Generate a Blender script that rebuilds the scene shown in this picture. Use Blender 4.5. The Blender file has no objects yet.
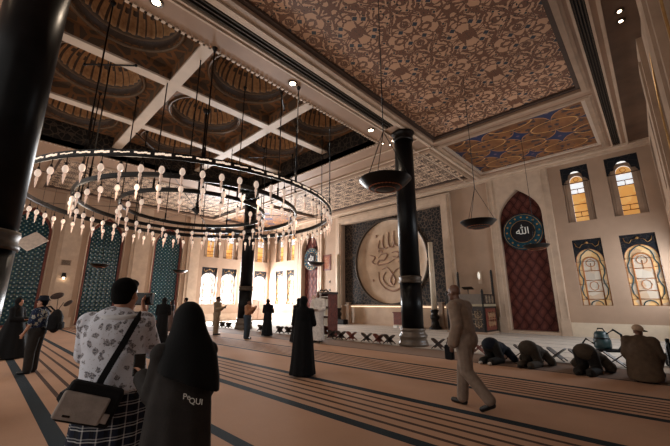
import bpy, bmesh, math, random
from mathutils import Vector, Matrix
from math import sin, cos, pi, radians, sqrt, atan2, hypot
random.seed(7)
SC = bpy.context.scene
COL = SC.collection
V = Vector
# ------------------------------------------------------------------ helpers
def lin(c):
    return tuple(((x/255)/12.92 if x/255 <= .04045 else (((x/255)+.055)/1.055)**2.4) for x in c)

class N:
    """small node-graph helper"""
    def __init__(s, name, rough=.6, metal=0., spec=.5):
        s.m = bpy.data.materials.new(name); s.m.use_nodes = True
        s.t = s.m.node_tree; s.b = s.t.nodes['Principled BSDF']
        s.b.inputs['Roughness'].default_value = rough
        s.b.inputs['Metallic'].default_value = metal
        s.b.inputs['Specular IOR Level'].default_value = spec
        s.tc = None
    def new(s, ty, **k):
        n = s.t.nodes.new(ty)
        for a, b in k.items(): setattr(n, a, b)
        return n
    def link(s, a, b): s.t.links.new(a, b)
    def inp(s, sock, v):
        if isinstance(v, bpy.types.NodeSocket): s.link(v, sock)
        elif v is not None: sock.default_value = v
    def obj(s):
        if s.tc is None: s.tc = s.new('ShaderNodeTexCoord')
        return s.tc.outputs['Object']
    def xyz(s, vec=None):
        n = s.new('ShaderNodeSeparateXYZ'); s.link(vec or s.obj(), n.inputs[0]); return n.outputs
    def vec(s, x=0., y=0., z=0.):
        n = s.new('ShaderNodeCombineXYZ')
        for i, q in enumerate((x, y, z)): s.inp(n.inputs[i], q)
        return n.outputs[0]
    def math(s, op, a, b=None, c=None):
        n = s.new('ShaderNodeMath', operation=op)
        for i, q in enumerate((a, b, c)):
            if q is not None: s.inp(n.inputs[i], q)
        return n.outputs[0]
    def vmath(s, op, a, b):
        n = s.new('ShaderNodeVectorMath', operation=op)
        s.inp(n.inputs[0], a); s.inp(n.inputs[1], b); return n.outputs[0]
    def noise(s, scale, vec=None, detail=3., rough=.55):
        n = s.new('ShaderNodeTexNoise'); s.link(vec or s.obj(), n.inputs['Vector'])
        n.inputs['Scale'].default_value = scale; n.inputs['Detail'].default_value = detail
        n.inputs['Roughness'].default_value = rough
        return n.outputs
    def voro(s, scale, vec=None, feature='F1', rnd=1.):
        n = s.new('ShaderNodeTexVoronoi', feature=feature); s.link(vec or s.obj(), n.inputs['Vector'])
        n.inputs['Scale'].default_value = scale; n.inputs['Randomness'].default_value = rnd
        return n.outputs
    def ramp(s, f, stops, interp='LINEAR'):
        n = s.new('ShaderNodeValToRGB'); s.link(f, n.inputs[0]); r = n.color_ramp; r.interpolation = interp
        while len(r.elements) < len(stops): r.elements.new(.5)
        for e, (p, c) in zip(r.elements, stops):
            e.position = p; e.color = (*c[:3], 1) if not isinstance(c, (int, float)) else (c, c, c, 1)
        return n.outputs[0]
    def mix(s, f, a, b):
        n = s.new('ShaderNodeMix', data_type='RGBA')
        s.inp(n.inputs[0], f)
        for i, q in ((6, a), (7, b)):
            if isinstance(q, tuple): q = (*q[:3], 1)
            s.inp(n.inputs[i], q)
        return n.outputs[2]
    def color(s, c):
        if isinstance(c, tuple): c = (*c[:3], 1)
        s.inp(s.b.inputs['Base Color'], c); return s
    def bump(s, h, dist=.01, strength=.6):
        n = s.new('ShaderNodeBump'); n.inputs['Strength'].default_value = strength
        n.inputs['Distance'].default_value = dist; s.link(h, n.inputs['Height'])
        s.link(n.outputs[0], s.b.inputs['Normal']); return s
    def emit(s, c, k):
        if isinstance(c, tuple): c = (*c[:3], 1)
        s.inp(s.b.inputs['Emission Color'], c); s.b.inputs['Emission Strength'].default_value = k; return s

def plain(name, rgb, rough=.6, metal=0., var=.12, scale=6., bump=0., bscale=60., spec=.5):
    n = N(name, rough, metal, spec); c = lin(rgb)
    f = n.noise(scale)['Fac']
    d = tuple(x*(1-var*1.6) for x in c); l = tuple(min(1, x*(1+var)) for x in c)
    n.color(n.ramp(f, [(.3, d), (.7, l)]))
    if bump: n.bump(n.noise(bscale)['Fac'], bump, .5)
    return n.m

class B:
    def __init__(s): s.v = []; s.f = []; s.m = []; s.s = []
    def add(s, vf, mat=0, smooth=True, M=None):
        v, f = vf; o = len(s.v)
        s.v += [tuple(M @ V(p)) if M is not None else tuple(p) for p in v]
        s.f += [tuple(i+o for i in q) for q in f]
        s.m += [mat]*len(f); s.s += [smooth]*len(f); return s
    def mesh(s, name):
        me = bpy.data.meshes.new(name); me.from_pydata(s.v, [], s.f)
        me.polygons.foreach_set('material_index', s.m); me.polygons.foreach_set('use_smooth', s.s)
        bm = bmesh.new(); bm.from_mesh(me); bmesh.ops.recalc_face_normals(bm, faces=bm.faces); bm.to_mesh(me); bm.free()
        return me
    def build(s, name, mats, parent=None, loc=None):
        return put(name, s.mesh(name), mats, parent, loc)

def put(name, me, mats, parent=None, loc=None):
    if not isinstance(mats, (list, tuple)): mats = [mats]
    for q in mats: me.materials.append(q)
    o = bpy.data.objects.new(name, me); COL.objects.link(o)
    if loc is not None: o.location = loc
    if parent is not None: o.parent = parent
    return o

def tag(o, label=None, cat=None, group=None, kind=None):
    if label: o['label'] = label
    if cat: o['category'] = cat
    if group: o['group'] = group
    if kind: o['kind'] = kind
    return o
def empty(name, loc=(0, 0, 0), rz=0., parent=None):
    o = bpy.data.objects.new(name, None); COL.objects.link(o); o.location = loc; o.rotation_euler = (0, 0, rz)
    o.empty_display_size = .1
    if parent: o.parent = parent
    return o
def copy_tree(o, parent=None):
    c = o.copy(); COL.objects.link(c); c.parent = parent
    for ch in list(o.children): copy_tree(ch, c)
    return c

def box(x0, x1, y0, y1, z0, z1):
    v = [(x, y, z) for z in (z0, z1) for y in (y0, y1) for x in (x0, x1)]
    return v, [(0, 2, 3, 1), (4, 5, 7, 6), (0, 1, 5, 4), (2, 6, 7, 3), (0, 4, 6, 2), (1, 3, 7, 5)]
def bbox(x0, x1, y0, y1, z0, z1, b=.02):
    """box with bevelled edges"""
    bm = bmesh.new(); bmesh.ops.create_cube(bm, size=1)
    for v in bm.verts: v.co = V(((x0+x1)/2+v.co.x*(x1-x0), (y0+y1)/2+v.co.y*(y1-y0), (z0+z1)/2+v.co.z*(z1-z0)))
    bmesh.ops.bevel(bm, geom=bm.edges[:], offset=b, segments=2, affect='EDGES', profile=.5)
    bm.verts.index_update(); r = ([tuple(v.co) for v in bm.verts], [tuple(v.index for v in f.verts) for f in bm.faces]); bm.free(); return r
def frame_axes(d):
    d = V(d).normalized(); a = V((0, 0, 1)) if abs(d.z) < .9 else V((1, 0, 0))
    x = d.cross(a).normalized(); return x, x.cross(d).normalized(), d
def ringv(c, x, y, r, n): return [tuple(c + x*r*cos(2*pi*i/n) + y*r*sin(2*pi*i/n)) for i in range(n)]
def loft(rings, cap=True, closed=False):
    n = len(rings[0]); v = [tuple(p) for r in rings for p in r]; f = []
    m = len(rings)
    for k in range(m if closed else m-1):
        a, b = k*n, ((k+1) % m)*n
        for i in range(n): f.append((a+i, a+(i+1) % n, b+(i+1) % n, b+i))
    if cap and not closed: f += [tuple(range(n))[::-1], tuple(range((m-1)*n, m*n))]
    return v, f
def tube(path, r, n=8, closed=False):
    P = [V(p) for p in path]; m = len(P); R = r if isinstance(r, (list, tuple)) else [r]*m; rings = []; px = None
    for i in range(m):
        t = (P[(i+1) % m]-P[i-1]) if closed else (P[min(i+1, m-1)]-P[max(i-1, 0)])
        if t.length < 1e-9: t = V((0, 0, 1))
        t.normalize()
        if px is None: px, py, _ = frame_axes(t)
        else:
            px = (px - t*px.dot(t))
            if px.length < 1e-6: px = frame_axes(t)[0]
            px.normalize(); py = t.cross(px)
        rings.append(ringv(P[i], px, py, R[i], n))
    return loft(rings, True, closed)
def cyl(p0, p1, r0, r1=None, n=12): return tube([p0, p1], [r0, r0 if r1 is None else r1], n)
def capsule(p0, p1, r0, r1, n=10):
    p0, p1 = V(p0), V(p1); x, y, d = frame_axes(p1-p0 if (p1-p0).length > 1e-6 else (0, 0, 1)); R = []
    for a in (-80, -50, -20): R.append(ringv(p0 + d*r0*sin(radians(a)), x, y, r0*cos(radians(a)), n))
    for a in (20, 50, 80): R.append(ringv(p1 + d*r1*sin(radians(a)), x, y, r1*cos(radians(a)), n))
    return loft(R)
def ell(c, r, ax=None, n=14, m=9):
    c = V(c); ax = ax or (V((1, 0, 0)), V((0, 1, 0)), V((0, 0, 1))); R = []
    for k in range(m):
        a = -pi/2 + pi*(k+.35)/(m-.3); z = sin(a); q = cos(a)
        R.append([tuple(c + ax[0]*r[0]*q*cos(2*pi*i/n) + ax[1]*r[1]*q*sin(2*pi*i/n) + ax[2]*r[2]*z) for i in range(n)])
    return loft(R)
def lathe(prof, c=(0, 0, 0), n=24, wob=None, cap=True):
    c = V(c); R = []
    for r, z in prof:
        R.append([(c.x+r*cos(2*pi*i/n)*(wob(2*pi*i/n, r) if wob else 1), c.y+r*sin(2*pi*i/n)*(wob(2*pi*i/n, r) if wob else 1), c.z+z) for i in range(n)])
    return loft(R, cap)
def plate(outer, holes=(), t=.02):
    """flat plate in local XY with holes, front at z=0, back at z=-t"""
    cu = bpy.data.curves.new('plate_outline', 'CURVE'); cu.dimensions = '2D'; cu.fill_mode = 'BOTH'; cu.extrude = t/2
    for pts in [outer]+list(holes):
        sp = cu.splines.new('POLY'); sp.points.add(len(pts)-1); sp.use_cyclic_u = True
        for q, p in zip(sp.points, pts): q.co = (p[0], p[1], 0, 1)
    o = bpy.data.objects.new('plate_outline', cu); COL.objects.link(o)
    dg = bpy.context.evaluated_depsgraph_get(); dg.update()
    me = bpy.data.meshes.new_from_object(o.evaluated_get(dg))
    r = ([(v.co.x, v.co.y, v.co.z-t/2) for v in me.vertices], [tuple(p.vertices) for p in me.polygons])
    bpy.data.objects.remove(o); bpy.data.curves.remove(cu); bpy.data.meshes.remove(me); return r
def text_mesh(s, size, t=.02):
    cu = bpy.data.curves.new('lettering', 'FONT'); cu.body = s; cu.size = size; cu.extrude = t/2; cu.align_x = 'CENTER'; cu.align_y = 'CENTER'
    o = bpy.data.objects.new('lettering', cu); COL.objects.link(o)
    dg = bpy.context.evaluated_depsgraph_get(); dg.update()
    me = bpy.data.meshes.new_from_object(o.evaluated_get(dg))
    r = ([tuple(v.co) for v in me.vertices], [tuple(p.vertices) for p in me.polygons])
    bpy.data.objects.remove(o); bpy.data.curves.remove(cu); return r
def organic(b, vox=.018, it=4, fac=.5, disp=None):
    """fuse overlapping volumes into one continuous skin"""
    me = b.mesh('skin_source'); o = bpy.data.objects.new('skin_source', me); COL.objects.link(o)
    m = o.modifiers.new('r', 'REMESH'); m.mode = 'VOXEL'; m.voxel_size = vox; m.use_smooth_shade = True
    m = o.modifiers.new('s', 'SMOOTH'); m.iterations = it; m.factor = fac
    dg = bpy.context.evaluated_depsgraph_get(); dg.update()
    r = bpy.data.meshes.new_from_object(o.evaluated_get(dg))
    bpy.data.objects.remove(o); bpy.data.meshes.remove(me); r.materials.clear()
    for p in r.polygons: p.use_smooth = True
    return r
def rect(x0, x1, y0, y1): return [(x0, y0), (x1, y0), (x1, y1), (x0, y1)]
def ogive(x0, x1, z0, zs, za, n=9):
    xc, hw = (x0+x1)/2, (x1-x0)/2
    up = [(xc+hw*(1-(k/n)**2.1), zs+(za-zs)*k/n) for k in range(n+1)]
    return [(x0, z0), (x1, z0)] + up + [(2*xc-x, z) for x, z in up[-2::-1]]
def rarch(x0, x1, z0, zs, za, n=14):
    xc, hw = (x0+x1)/2, (x1-x0)/2
    return [(x0, z0), (x1, z0)] + [(xc+hw*cos(pi*k/n), zs+(za-zs)*sin(pi*k/n)) for k in range(n+1)]
def circ(x, y, r, n=40): return [(x+r*cos(2*pi*i/n), y+r*sin(2*pi*i/n)) for i in range(n)]
def mat4(x, y, z, o):
    m = Matrix.Identity(4)
    for i, a in enumerate((x, y, z, o)):
        for j in range(3): m[j][i] = a[j]
    return m
XL, XR, YF, ZC, YB = -26.8, .78, 19.0, 8.35, -5.0
def MF(d=0.): return mat4((1, 0, 0), (0, 0, 1), (0, -1, 0), (0, YF-d, 0))     # front wall: local (x, z), +local z = towards the room
def ML(d=0.): return mat4((0, 1, 0), (0, 0, 1), (1, 0, 0), (XL+d, 0, 0))     # left wall: local (y, z)
def MR(d=0.): return mat4((0, -1, 0), (0, 0, 1), (-1, 0, 0), (XR-d, 0, 0))   # right wall: local (-y, z)
def MC(z): return mat4((1, 0, 0), (0, -1, 0), (0, 0, -1), (0, 0, z))         # ceiling, facing down, local (x, -y)
# ------------------------------------------------------------------ materials
wall_m = plain('warm_plaster', (166, 139, 117), .7, 0, .06, 1.2, .003, 40)
stone_m = plain('pale_limestone', (188, 164, 142), .55, 0, .08, 2.5, .003, 30)
stone2_m = plain('brown_stone', (160, 134, 112), .55, 0, .12, 2., .003, 30)
soffit_m = plain('tan_soffit_paint', (150, 120, 98), .6, 0, .1, .9)
beam_m = plain('pale_beam_paint', (190, 170, 152), .6, 0, .05, 2.)
dark_m = plain('blackened_bronze', (26, 23, 22), .35, .6, .2, 8.)
black_m = plain('black_stone', (14, 14, 16), .34, 0, .35, 3., spec=.12)
bronze_m = plain('aged_bronze', (66, 54, 43), .5, .5, .2, 10.)
base_stone_m = plain('column_base_stone', (92, 79, 68), .35, 0, .15, 6.)
redwood_m = plain('red_brown_wood', (104, 46, 34), .45, 0, .2, 9., .002, 40)
darkwood_m = plain('dark_walnut', (38, 24, 20), .45, 0, .2, 9., .002, 40)
cream_m = plain('cream_paint', (206, 190, 168), .5, 0, .05, 4.)
white_m = plain('white_paint', (222, 220, 214), .5, 0, .04, 4.)
gold_m = plain('dull_gold', (170, 130, 80), .35, .7, .15, 8.)
void_m = plain('slot_shadow_paint', (20, 17, 15), .8, 0, .1, 5.)

def m_floor(name, rgb, v=.1):
    n = N(name, .92, 0, .2); c = lin(rgb); f = n.noise(.7, detail=5)['Fac']; g = n.noise(45)['Fac']
    n.color(n.mix(n.math('MULTIPLY', g, .35), n.ramp(f, [(.25, tuple(x*(1-v*1.5) for x in c)), (.75, tuple(x*(1+v) for x in c))]), tuple(x*.6 for x in c)))
    n.bump(n.noise(220)['Fac'], .006, .7); return n.m
carpet_m = m_floor('carpet_sand', (182, 144, 118))
stripe_dark_m = m_floor('carpet_dark_teal', (25, 37, 45))
stripe_brown_m = m_floor('carpet_dark_brown', (74, 54, 45))
front_carpet_m = m_floor('carpet_pale', (196, 186, 174), .05)
front_line_m = m_floor('carpet_grey_line', (92, 88, 86), .05)
band_m = m_floor('carpet_grey_brown', (138, 116, 102), .06)

def m_arabesque(name, cream, brown, line, T, rot=False, flowers=True, sc=1.):
    n = N(name, .55); x, y, z = n.xyz()
    x = n.math('ADD', x, 200.)
    y = n.math('ADD', y, 200.)
    if rot:
        a = n.math('ADD', x, y); b = n.math('SUBTRACT', x, y); x, y = a, n.math('ADD', b, 200.)
    u = n.math('PINGPONG', x, T/2); v = n.math('PINGPONG', y, T/2)
    p = n.vec(u, v, 0.)
    w = n.noise(2.6*sc, p, 1.)['Color']
    sw = n.vec(n.math('MULTIPLY', n.math('SINE', n.math('MULTIPLY', n.math('ADD', v, n.math('MULTIPLY', u, .5)), 9.*sc)), .075/sc), n.math('MULTIPLY', n.math('SINE', n.math('MULTIPLY', n.math('SUBTRACT', u, n.math('MULTIPLY', v, .5)), 9.*sc)), .075/sc), 0.)
    q = n.vmath('ADD', n.vmath('ADD', p, sw), n.vmath('MULTIPLY', n.vmath('SUBTRACT', w, (.5, .5, .5)), (.45/sc, .45/sc, 0)))
    e = n.voro(5.4*sc, q, 'DISTANCE_TO_EDGE', .85)['Distance']
    g = n.noise(16*sc, p, 1.)['Fac']
    ee = n.math('ADD', e, n.math('MULTIPLY', n.math('SUBTRACT', g, .5), .3))
    leaf = n.math('GREATER_THAN', ee, .105)
    edge = n.math('LESS_THAN', n.math('ABSOLUTE', n.math('SUBTRACT', ee, .1)), .018)
    vein = n.math('LESS_THAN', n.math('ABSOLUTE', n.math('SUBTRACT', n.voro(2.7*sc, q, 'DISTANCE_TO_EDGE')['Distance'], .09)), .014)
    col = n.mix(leaf, lin(brown), lin(cream))
    col = n.mix(edge, col, lin(line))
    if flowers:
        for (fu, fv, s, c) in ((.24, .4, .085, (32, 43, 56)), (.4, .24, .085, (32, 43, 56)), (.84, .8, .085, (32, 43, 56)), (.76, .3, .045, (36, 38, 42)), (.3, .8, .045, (36, 38, 42)), (.62, .6, .035, (40, 30, 28))):
            d = n.math('ADD', n.math('ABSOLUTE', n.math('SUBTRACT', u, fu)), n.math('ABSOLUTE', n.math('SUBTRACT', v, fv)))
            col = n.mix(n.math('LESS_THAN', d, s+.02), col, lin(cream))
            col = n.mix(n.math('LESS_THAN', d, s), col, lin(c))
        mx = n.math('MAXIMUM', n.math('ABSOLUTE', n.math('SUBTRACT', u, T/2)), n.math('ABSOLUTE', v))
        rg = n.math('LESS_THAN', n.math('ABSOLUTE', n.math('SUBTRACT', mx, .2)), .018)
        ds = n.math('GREATER_THAN', n.math('FRACT', n.math('MULTIPLY', n.math('ADD', u, v), 9.)), .4)
        col = n.mix(n.math('MULTIPLY', rg, ds), col, lin((20, 16, 15)))
    n.color(col); n.bump(leaf, .02, .8); return n.m
arab_m = m_arabesque('carved_arabesque', (188, 146, 115), (108, 70, 49), (64, 42, 30), 2.1, sc=.9)
arab_front_m = m_arabesque('carved_arabesque_fine', (206, 176, 148), (78, 54, 40), (52, 36, 28), 1., False, False, 1.25)

def m_stars():
    n = N('painted_star_ceiling', .5); x, y, z = n.xyz()
    x = n.math('ADD', x, 100.4); y = n.math('ADD', y, 100.)
    P = 2.66; P2 = 2.42
    u = n.math('PINGPONG', x, P/2); v = n.math('PINGPONG', y, P2/2)
    u2 = n.math('SUBTRACT', P/2, u); v2 = n.math('SUBTRACT', P2/2, v)
    base = n.ramp(n.noise(1.6)['Fac'], [(.3, lin((92, 56, 31))), (.7, lin((132, 85, 48)))])
    fl = n.math('LESS_THAN', n.math('ADD', n.voro(3.6, n.vec(u, v, 0.))['Distance'], n.math('MULTIPLY', n.noise(9)['Fac'], .5)), .58)
    col = n.mix(fl, base, lin((50, 42, 50)))
    def dist(a, b, sx=1., sy=1.):
        return n.math('SQRT', n.math('ADD', n.math('POWER', n.math('MULTIPLY', a, sx), 2.), n.math('POWER', n.math('MULTIPLY', b, sy), 2.)))
    for a, b in ((u, v2), (u2, v)):
        r = dist(a, b, .62, 1.05)
        col = n.mix(n.math('LESS_THAN', n.math('ABSOLUTE', n.math('SUBTRACT', r, .5)), .016), col, lin((196, 150, 92)))
        col = n.mix(n.math('LESS_THAN', n.math('ABSOLUTE', n.math('SUBTRACT', r, .56)), .012), col, lin((58, 38, 30)))
    for a, b, k in ((u, v, 1.0), (u2, v2, .92)):
        s = n.math('ADD', n.math('SQRT', a), n.math('SQRT', b))
        col = n.mix(n.math('LESS_THAN', s, k), col, lin((170, 120, 70)))
        col = n.mix(n.math('LESS_THAN', s, k-.05), col, lin((26, 40, 74)))
        col = n.mix(n.math('LESS_THAN', dist(a, b), .07), col, lin((96, 78, 92)))
    n.color(col); return n.m
star_m = m_stars()

def m_teal():
    n = N('teal_glazed_tile', .22); x, y, z = n.xyz()
    a = n.math('MULTIPLY', n.math('ADD', y, z), 12.); b = n.math('MULTIPLY', n.math('SUBTRACT', y, z), 12.)
    k = n.math('MULTIPLY', n.math('COSINE', a), n.math('COSINE', b))
    base = n.ramp(n.noise(5.)['Fac'], [(.3, lin((10, 48, 60))), (.7, lin((22, 72, 84)))])
    col = n.mix(n.math('LESS_THAN', n.math('ABSOLUTE', k), .1), base, lin((12, 34, 44)))
    col = n.mix(n.math('GREATER_THAN', k, .84), col, lin((150, 176, 176)))
    col = n.mix(n.math('LESS_THAN', k, -.8), col, lin((92, 112, 92)))
    n.color(col); n.bump(k, .02, .35); return n.m
teal_m = m_teal()
def m_redlattice():
    n = N('red_brown_lattice', .6, 0, .2); x, y, z = n.xyz()
    a = n.math('MULTIPLY', x, 14.); b = n.math('MULTIPLY', z, 9.)
    k = n.math('ADD', n.math('COSINE', n.math('ADD', a, n.math('MULTIPLY', n.math('SINE', b), .5))), n.math('COSINE', b))
    col = n.mix(n.math('LESS_THAN', n.math('ABSOLUTE', k), .32), lin((88, 46, 40)), lin((62, 27, 24)))
    col = n.mix(n.math('GREATER_THAN', n.math('ABSOLUTE', k), 1.5), col, lin((104, 58, 48)))
    n.color(col); n.bump(k, .03, .5); return n.m
redlat_m = m_redlattice()
def m_carved(name, dark, light, sc, thr=.06):
    n = N(name, .6, 0, .25); w = n.noise(sc*.6)['Color']
    q = n.vmath('ADD', n.obj(), n.vmath('MULTIPLY', w, (.12, .12, .12)))
    e = n.voro(sc, q, 'DISTANCE_TO_EDGE')['Distance']; k = n.math('LESS_THAN', e, thr)
    n.color(n.mix(k, lin(dark), lin(light))); n.bump(k, .02, .8); return n.m
carved_m = m_carved('dark_carved_screen', (18, 16, 16), (84, 68, 56), 4.5, .07)
frieze_m = m_carved('dark_lattice_frieze', (24, 20, 18), (70, 58, 48), 4., .06)
spandrel_m = m_carved('dark_floral_spandrel', (14, 19, 28), (48, 44, 42), 3.6, .03)
coffer_m = m_carved('painted_coffer', (88, 70, 56), (128, 88, 58), 2.3, .1)
def m_dome():
    n = N('gilded_dome', .75, 0, .25); f = n.noise(7.)['Fac']; g = n.voro(7., feature='DISTANCE_TO_EDGE')['Distance']
    n.color(n.ramp(f, [(.3, lin((150, 110, 76))), (.7, lin((188, 146, 104)))])); return n.m
dome_m = m_dome()
rib_m = plain('dome_ribs_drum_shade', (70, 52, 40), .5, 0, .2, 8)
def m_disc():
    n = N('beige_disc_stone', .5); f = n.noise(1.1, detail=4)['Fac']; c = n.voro(1.1)['Color']
    n.color(n.ramp(f, [(.25, lin((158, 130, 104))), (.75, lin((190, 162, 134)))])); return n.m
disc_m = m_disc()
def m_glass(name, tint, k, warm):
    n = N(name, .3); c = n.voro(3.2, rnd=.8)['Color']; s = n.xyz(c)
    col = n.ramp(s[0], warm); n.color(col); n.emit(col, k); return n.m
amber_m = m_glass('amber_stained_glass', None, .2, [(.0, lin((206, 164, 106))), (.5, lin((216, 178, 124))), (.75, lin((184, 168, 150))), (1., lin((186, 142, 96)))])
amber2_m = m_glass('deep_amber_glass', None, .5, [(.0, lin((226, 160, 80))), (.6, lin((236, 182, 108))), (1., lin((214, 148, 74)))])
sky_pane_m = m_glass('clear_sky_glass', None, .8, [(.0, lin((226, 236, 244))), (1., lin((250, 250, 250)))])
day_m = m_glass('sunlit_frosted_glass', None, 1.3, [(.0, lin((255, 236, 200))), (.3, lin((250, 250, 246))), (1., lin((236, 246, 252)))])
day_amber_m = m_glass('sunlit_amber_glass', None, 1.2, [(.0, lin((255, 214, 140))), (.5, lin((255, 226, 168))), (1., lin((250, 240, 220)))])
grey_glass_m = m_glass('grey_stained_glass', None, .16, [(.0, lin((172, 160, 146))), (.5, lin((190, 178, 162))), (1., lin((176, 146, 116)))])
lead_amber_m = plain('amber_lead_strip', (176, 112, 62), .5)
lead_teal_m = plain('teal_lead_strip', (34, 66, 72), .5)
def m_bulb(name, c, k):
    n = N(name, .1); n.color(lin(c)); n.emit(lin(c), k)
    n.b.inputs['Emission Strength'].default_value = k; return n.m
bulb_m = m_bulb('lit_glass_globe', (236, 214, 198), .42)
drop_m = m_bulb('lit_crystal_drop', (228, 198, 180), .26)
spot_m = m_bulb('lit_spot_lens', (255, 226, 190), 22.)
led_m = m_bulb('led_strip', (255, 226, 190), 1.6)
ring_glint_m = m_bulb('ring_reflection_glow', (255, 232, 210), .6)  # glowing dashes that stand in for reflections on the outer ring
# cloth & skin
def cloth(name, rgb, v=.12, sc=14.): return plain(name, rgb, .85, 0, v, sc, .004, 90, .2)
abaya_m = cloth('black_abaya_cloth', (15, 15, 17)); hijab_m = cloth('black_headscarf_cloth', (11, 12, 14))
grey_abaya_m = cloth('charcoal_abaya_cloth', (46, 43, 42))
skin_m = plain('warm_skin', (172, 122, 96), .55, 0, .06, 9.)
skin_dark_m = plain('brown_skin', (104, 70, 54), .55, 0, .08, 9.)
hair_m = plain('black_hair', (10, 9, 9), .9, 0, .3, 40., .004, 120, .1)
beige_m = cloth('beige_cotton', (132, 112, 97)); beige2_m = cloth('beige_trouser_cotton', (126, 108, 95))
navy_m = cloth('navy_cloth', (20, 24, 36)); darkgrey_m = cloth('dark_grey_cloth', (40, 37, 35)); brown_m = cloth('brown_wool', (84, 68, 54))
greybrown_m = cloth('grey_brown_cloth', (62, 54, 46)); thobe_m = cloth('white_thobe_cloth', (214, 208, 204)); pink_m = cloth('pale_rose_cloth', (196, 168, 158))
jean_m = cloth('blue_denim', (58, 70, 84)); tan_m = cloth('tan_shirt_cloth', (160, 116, 88)); khaki_m = cloth('khaki_cloth', (140, 124, 104))
shoe_m = plain('black_leather', (16, 15, 15), .4); cap_m = cloth('beige_cap_cloth', (186, 158, 132)); eye_m = plain('dark_eye', (20, 14, 12), .2)
bag_grey_m = cloth('grey_canvas', (158, 148, 142)); bag_black_m = cloth('black_nylon', (22, 22, 24)); sock_m = cloth('white_sock_cotton', (200, 196, 190))
teal_plastic_m = plain('teal_plastic', (8, 40, 43), .4); phone_m = plain('black_phone', (12, 12, 14), .25)
def m_floral(name, base, a, b, sc, thr):
    n = N(name, .85, 0, .2); f = n.noise(sc*2.2, detail=2)['Fac']; d = n.voro(sc)
    r = n.math('ADD', d['Distance'], n.math('MULTIPLY', n.math('SUBTRACT', f, .5), .9))
    pick = n.math('GREATER_THAN', n.xyz(d['Color'])[0], .38)
    blot = n.math('MULTIPLY', n.math('LESS_THAN', r, thr), pick)
    vein = n.math('GREATER_THAN', n.noise(sc*5)['Fac'], .5)
    col = n.mix(blot, lin(base), n.mix(vein, lin(a), lin(b)))
    fine = n.math('GREATER_THAN', n.noise(sc*3.4)['Fac'], .64)
    n.color(n.mix(fine, col, lin(b))); return n.m
floral_m = m_floral('white_floral_cotton', (206, 208, 218), (96, 96, 104), (158, 154, 158), 21., .46)
floral_blue_m = m_floral('blue_floral_cotton', (30, 40, 64), (188, 178, 150), (110, 128, 150), 11., .5)
def m_plaid():
    n = N('navy_plaid_cotton', .85, 0, .2); x, y, z = n.xyz()
    a = n.math('FRACT', n.math('MULTIPLY', n.math('ADD', x, n.math('MULTIPLY', y, .35)), 13.)); b = n.math('FRACT', n.math('MULTIPLY', z, 16.))
    def ln(q, c, w): return n.math('LESS_THAN', n.math('ABSOLUTE', n.math('SUBTRACT', q, c)), w)
    k = n.math('ADD', n.math('MULTIPLY', ln(a, .5, .05), .4), n.math('ADD', n.math('MULTIPLY', ln(b, .3, .05), .55), n.math('MULTIPLY', ln(b, .55, .05), .35)))
    base = n.mix(ln(a, .1, .2), lin((26, 32, 48)), lin((16, 19, 28)))
    n.color(n.mix(k, base, lin((206, 206, 206)))); return n.m
plaid_m = m_plaid()
# ------------------------------------------------------------------ the hall
def wput(b, name, mats, parent):
    """a part whose mesh is written in hall coordinates under a parent that stands at its base"""
    o = b.build(name, mats, parent)
    o.matrix_parent_inverse = Matrix.Translation(-parent.location); return o

def build_floor():
    mats = [carpet_m, stripe_dark_m, stripe_brown_m, front_carpet_m, front_line_m, band_m]
    marks = []
    for c, w in ((-1.9, .17), (-.5, .17), (.87, .17), (2.22, .15), (3.56, .17), (4.95, .17), (6.38, .15), (7.72, .13)): marks.append((c-w/2, c+w/2, 1))
    for a, b, k in ((-1.9, -.5, 5), (.87, 2.22, 4), (3.56, 4.95, 5), (6.38, 7.72, 6)):
        s = (b-a-.12)/(k+1)
        for i in range(1, k+1): marks.append((a+.06+s*i-.04, a+.06+s*i+.025, 2))
    marks += [(9.0, 9.07, 1), (10.46, 10.52, 4)]
    y = 11.5
    while y < 18.6: marks.append((y, y+.06, 4)); y += 1.15
    marks.sort(); segs = []; y = YB
    def base(q): return 0 if q < 9.03 else (5 if q < 10.5 else 3)
    for a, b, m in marks: segs.append((y, a, base((y+a)/2))); segs.append((a, b, m)); y = b
    segs.append((y, YF+.6, 3))
    b = B()
    for a, c, m in segs:
        b.add(([(XL-.6, a, 0), (XR+.6, a, 0), (XR+.6, c, 0), (XL-.6, c, 0)], [(0, 1, 2, 3)]), m, False)
    for v in ((XL-.6, XR+.6, YB, YF+.6, -.3, -.02),): b.add(box(*v), 3, False)
    f = b.build('floor', mats); f['kind'] = 'structure'
build_floor()

# window list: wall map, centre, width
FW = [-2.03, -.27, -23.66, -25.28]
LW = [(13.0, 1.35), (14.78, 1.4), (18.0, 1.35)]
AR_F = [-4.62, -20.95]
AR_S = [-2.6, 1.5, 5.47, 9.55]
def arch_s(c, g=0.): return ogive(c-1.03-g, c+1.03+g, .12, 5.75, 7.2+g)
def arch_f(c, g=0.): return ogive(c-1.06-g, c+1.06+g, .12, 5.85, 7.4+g)
LZ0, LZ1, UZ0, UZ1 = 1.35, 4.36, 5.22, 7.97
MH = (-17.25, -8.9, .02, 7.45)
def holes_for(cs, w): 
    h = []
    for c, ww in zip(cs, w): h += [rect(c-ww/2, c+ww/2, LZ0, LZ1), rect(c-ww/2, c+ww/2, UZ0, UZ1)]
    return h
b = B(); b.add(plate(rect(XL-.5, XR+.5, 0, ZC+.9), holes_for(FW, [1.1, 1.16, 1.1, 1.16]) + [arch_f(c) for c in AR_F] + [rect(*MH)], .5), 0, False, MF())
o = b.build('wall_front', [wall_m]); o['kind'] = 'structure'
b = B(); b.add(plate(rect(YB, YF+.5, 0, ZC+.9), holes_for([a for a, w in LW], [w for a, w in LW]) + [arch_s(c) for c in AR_S], .5), 0, False, ML())
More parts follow.
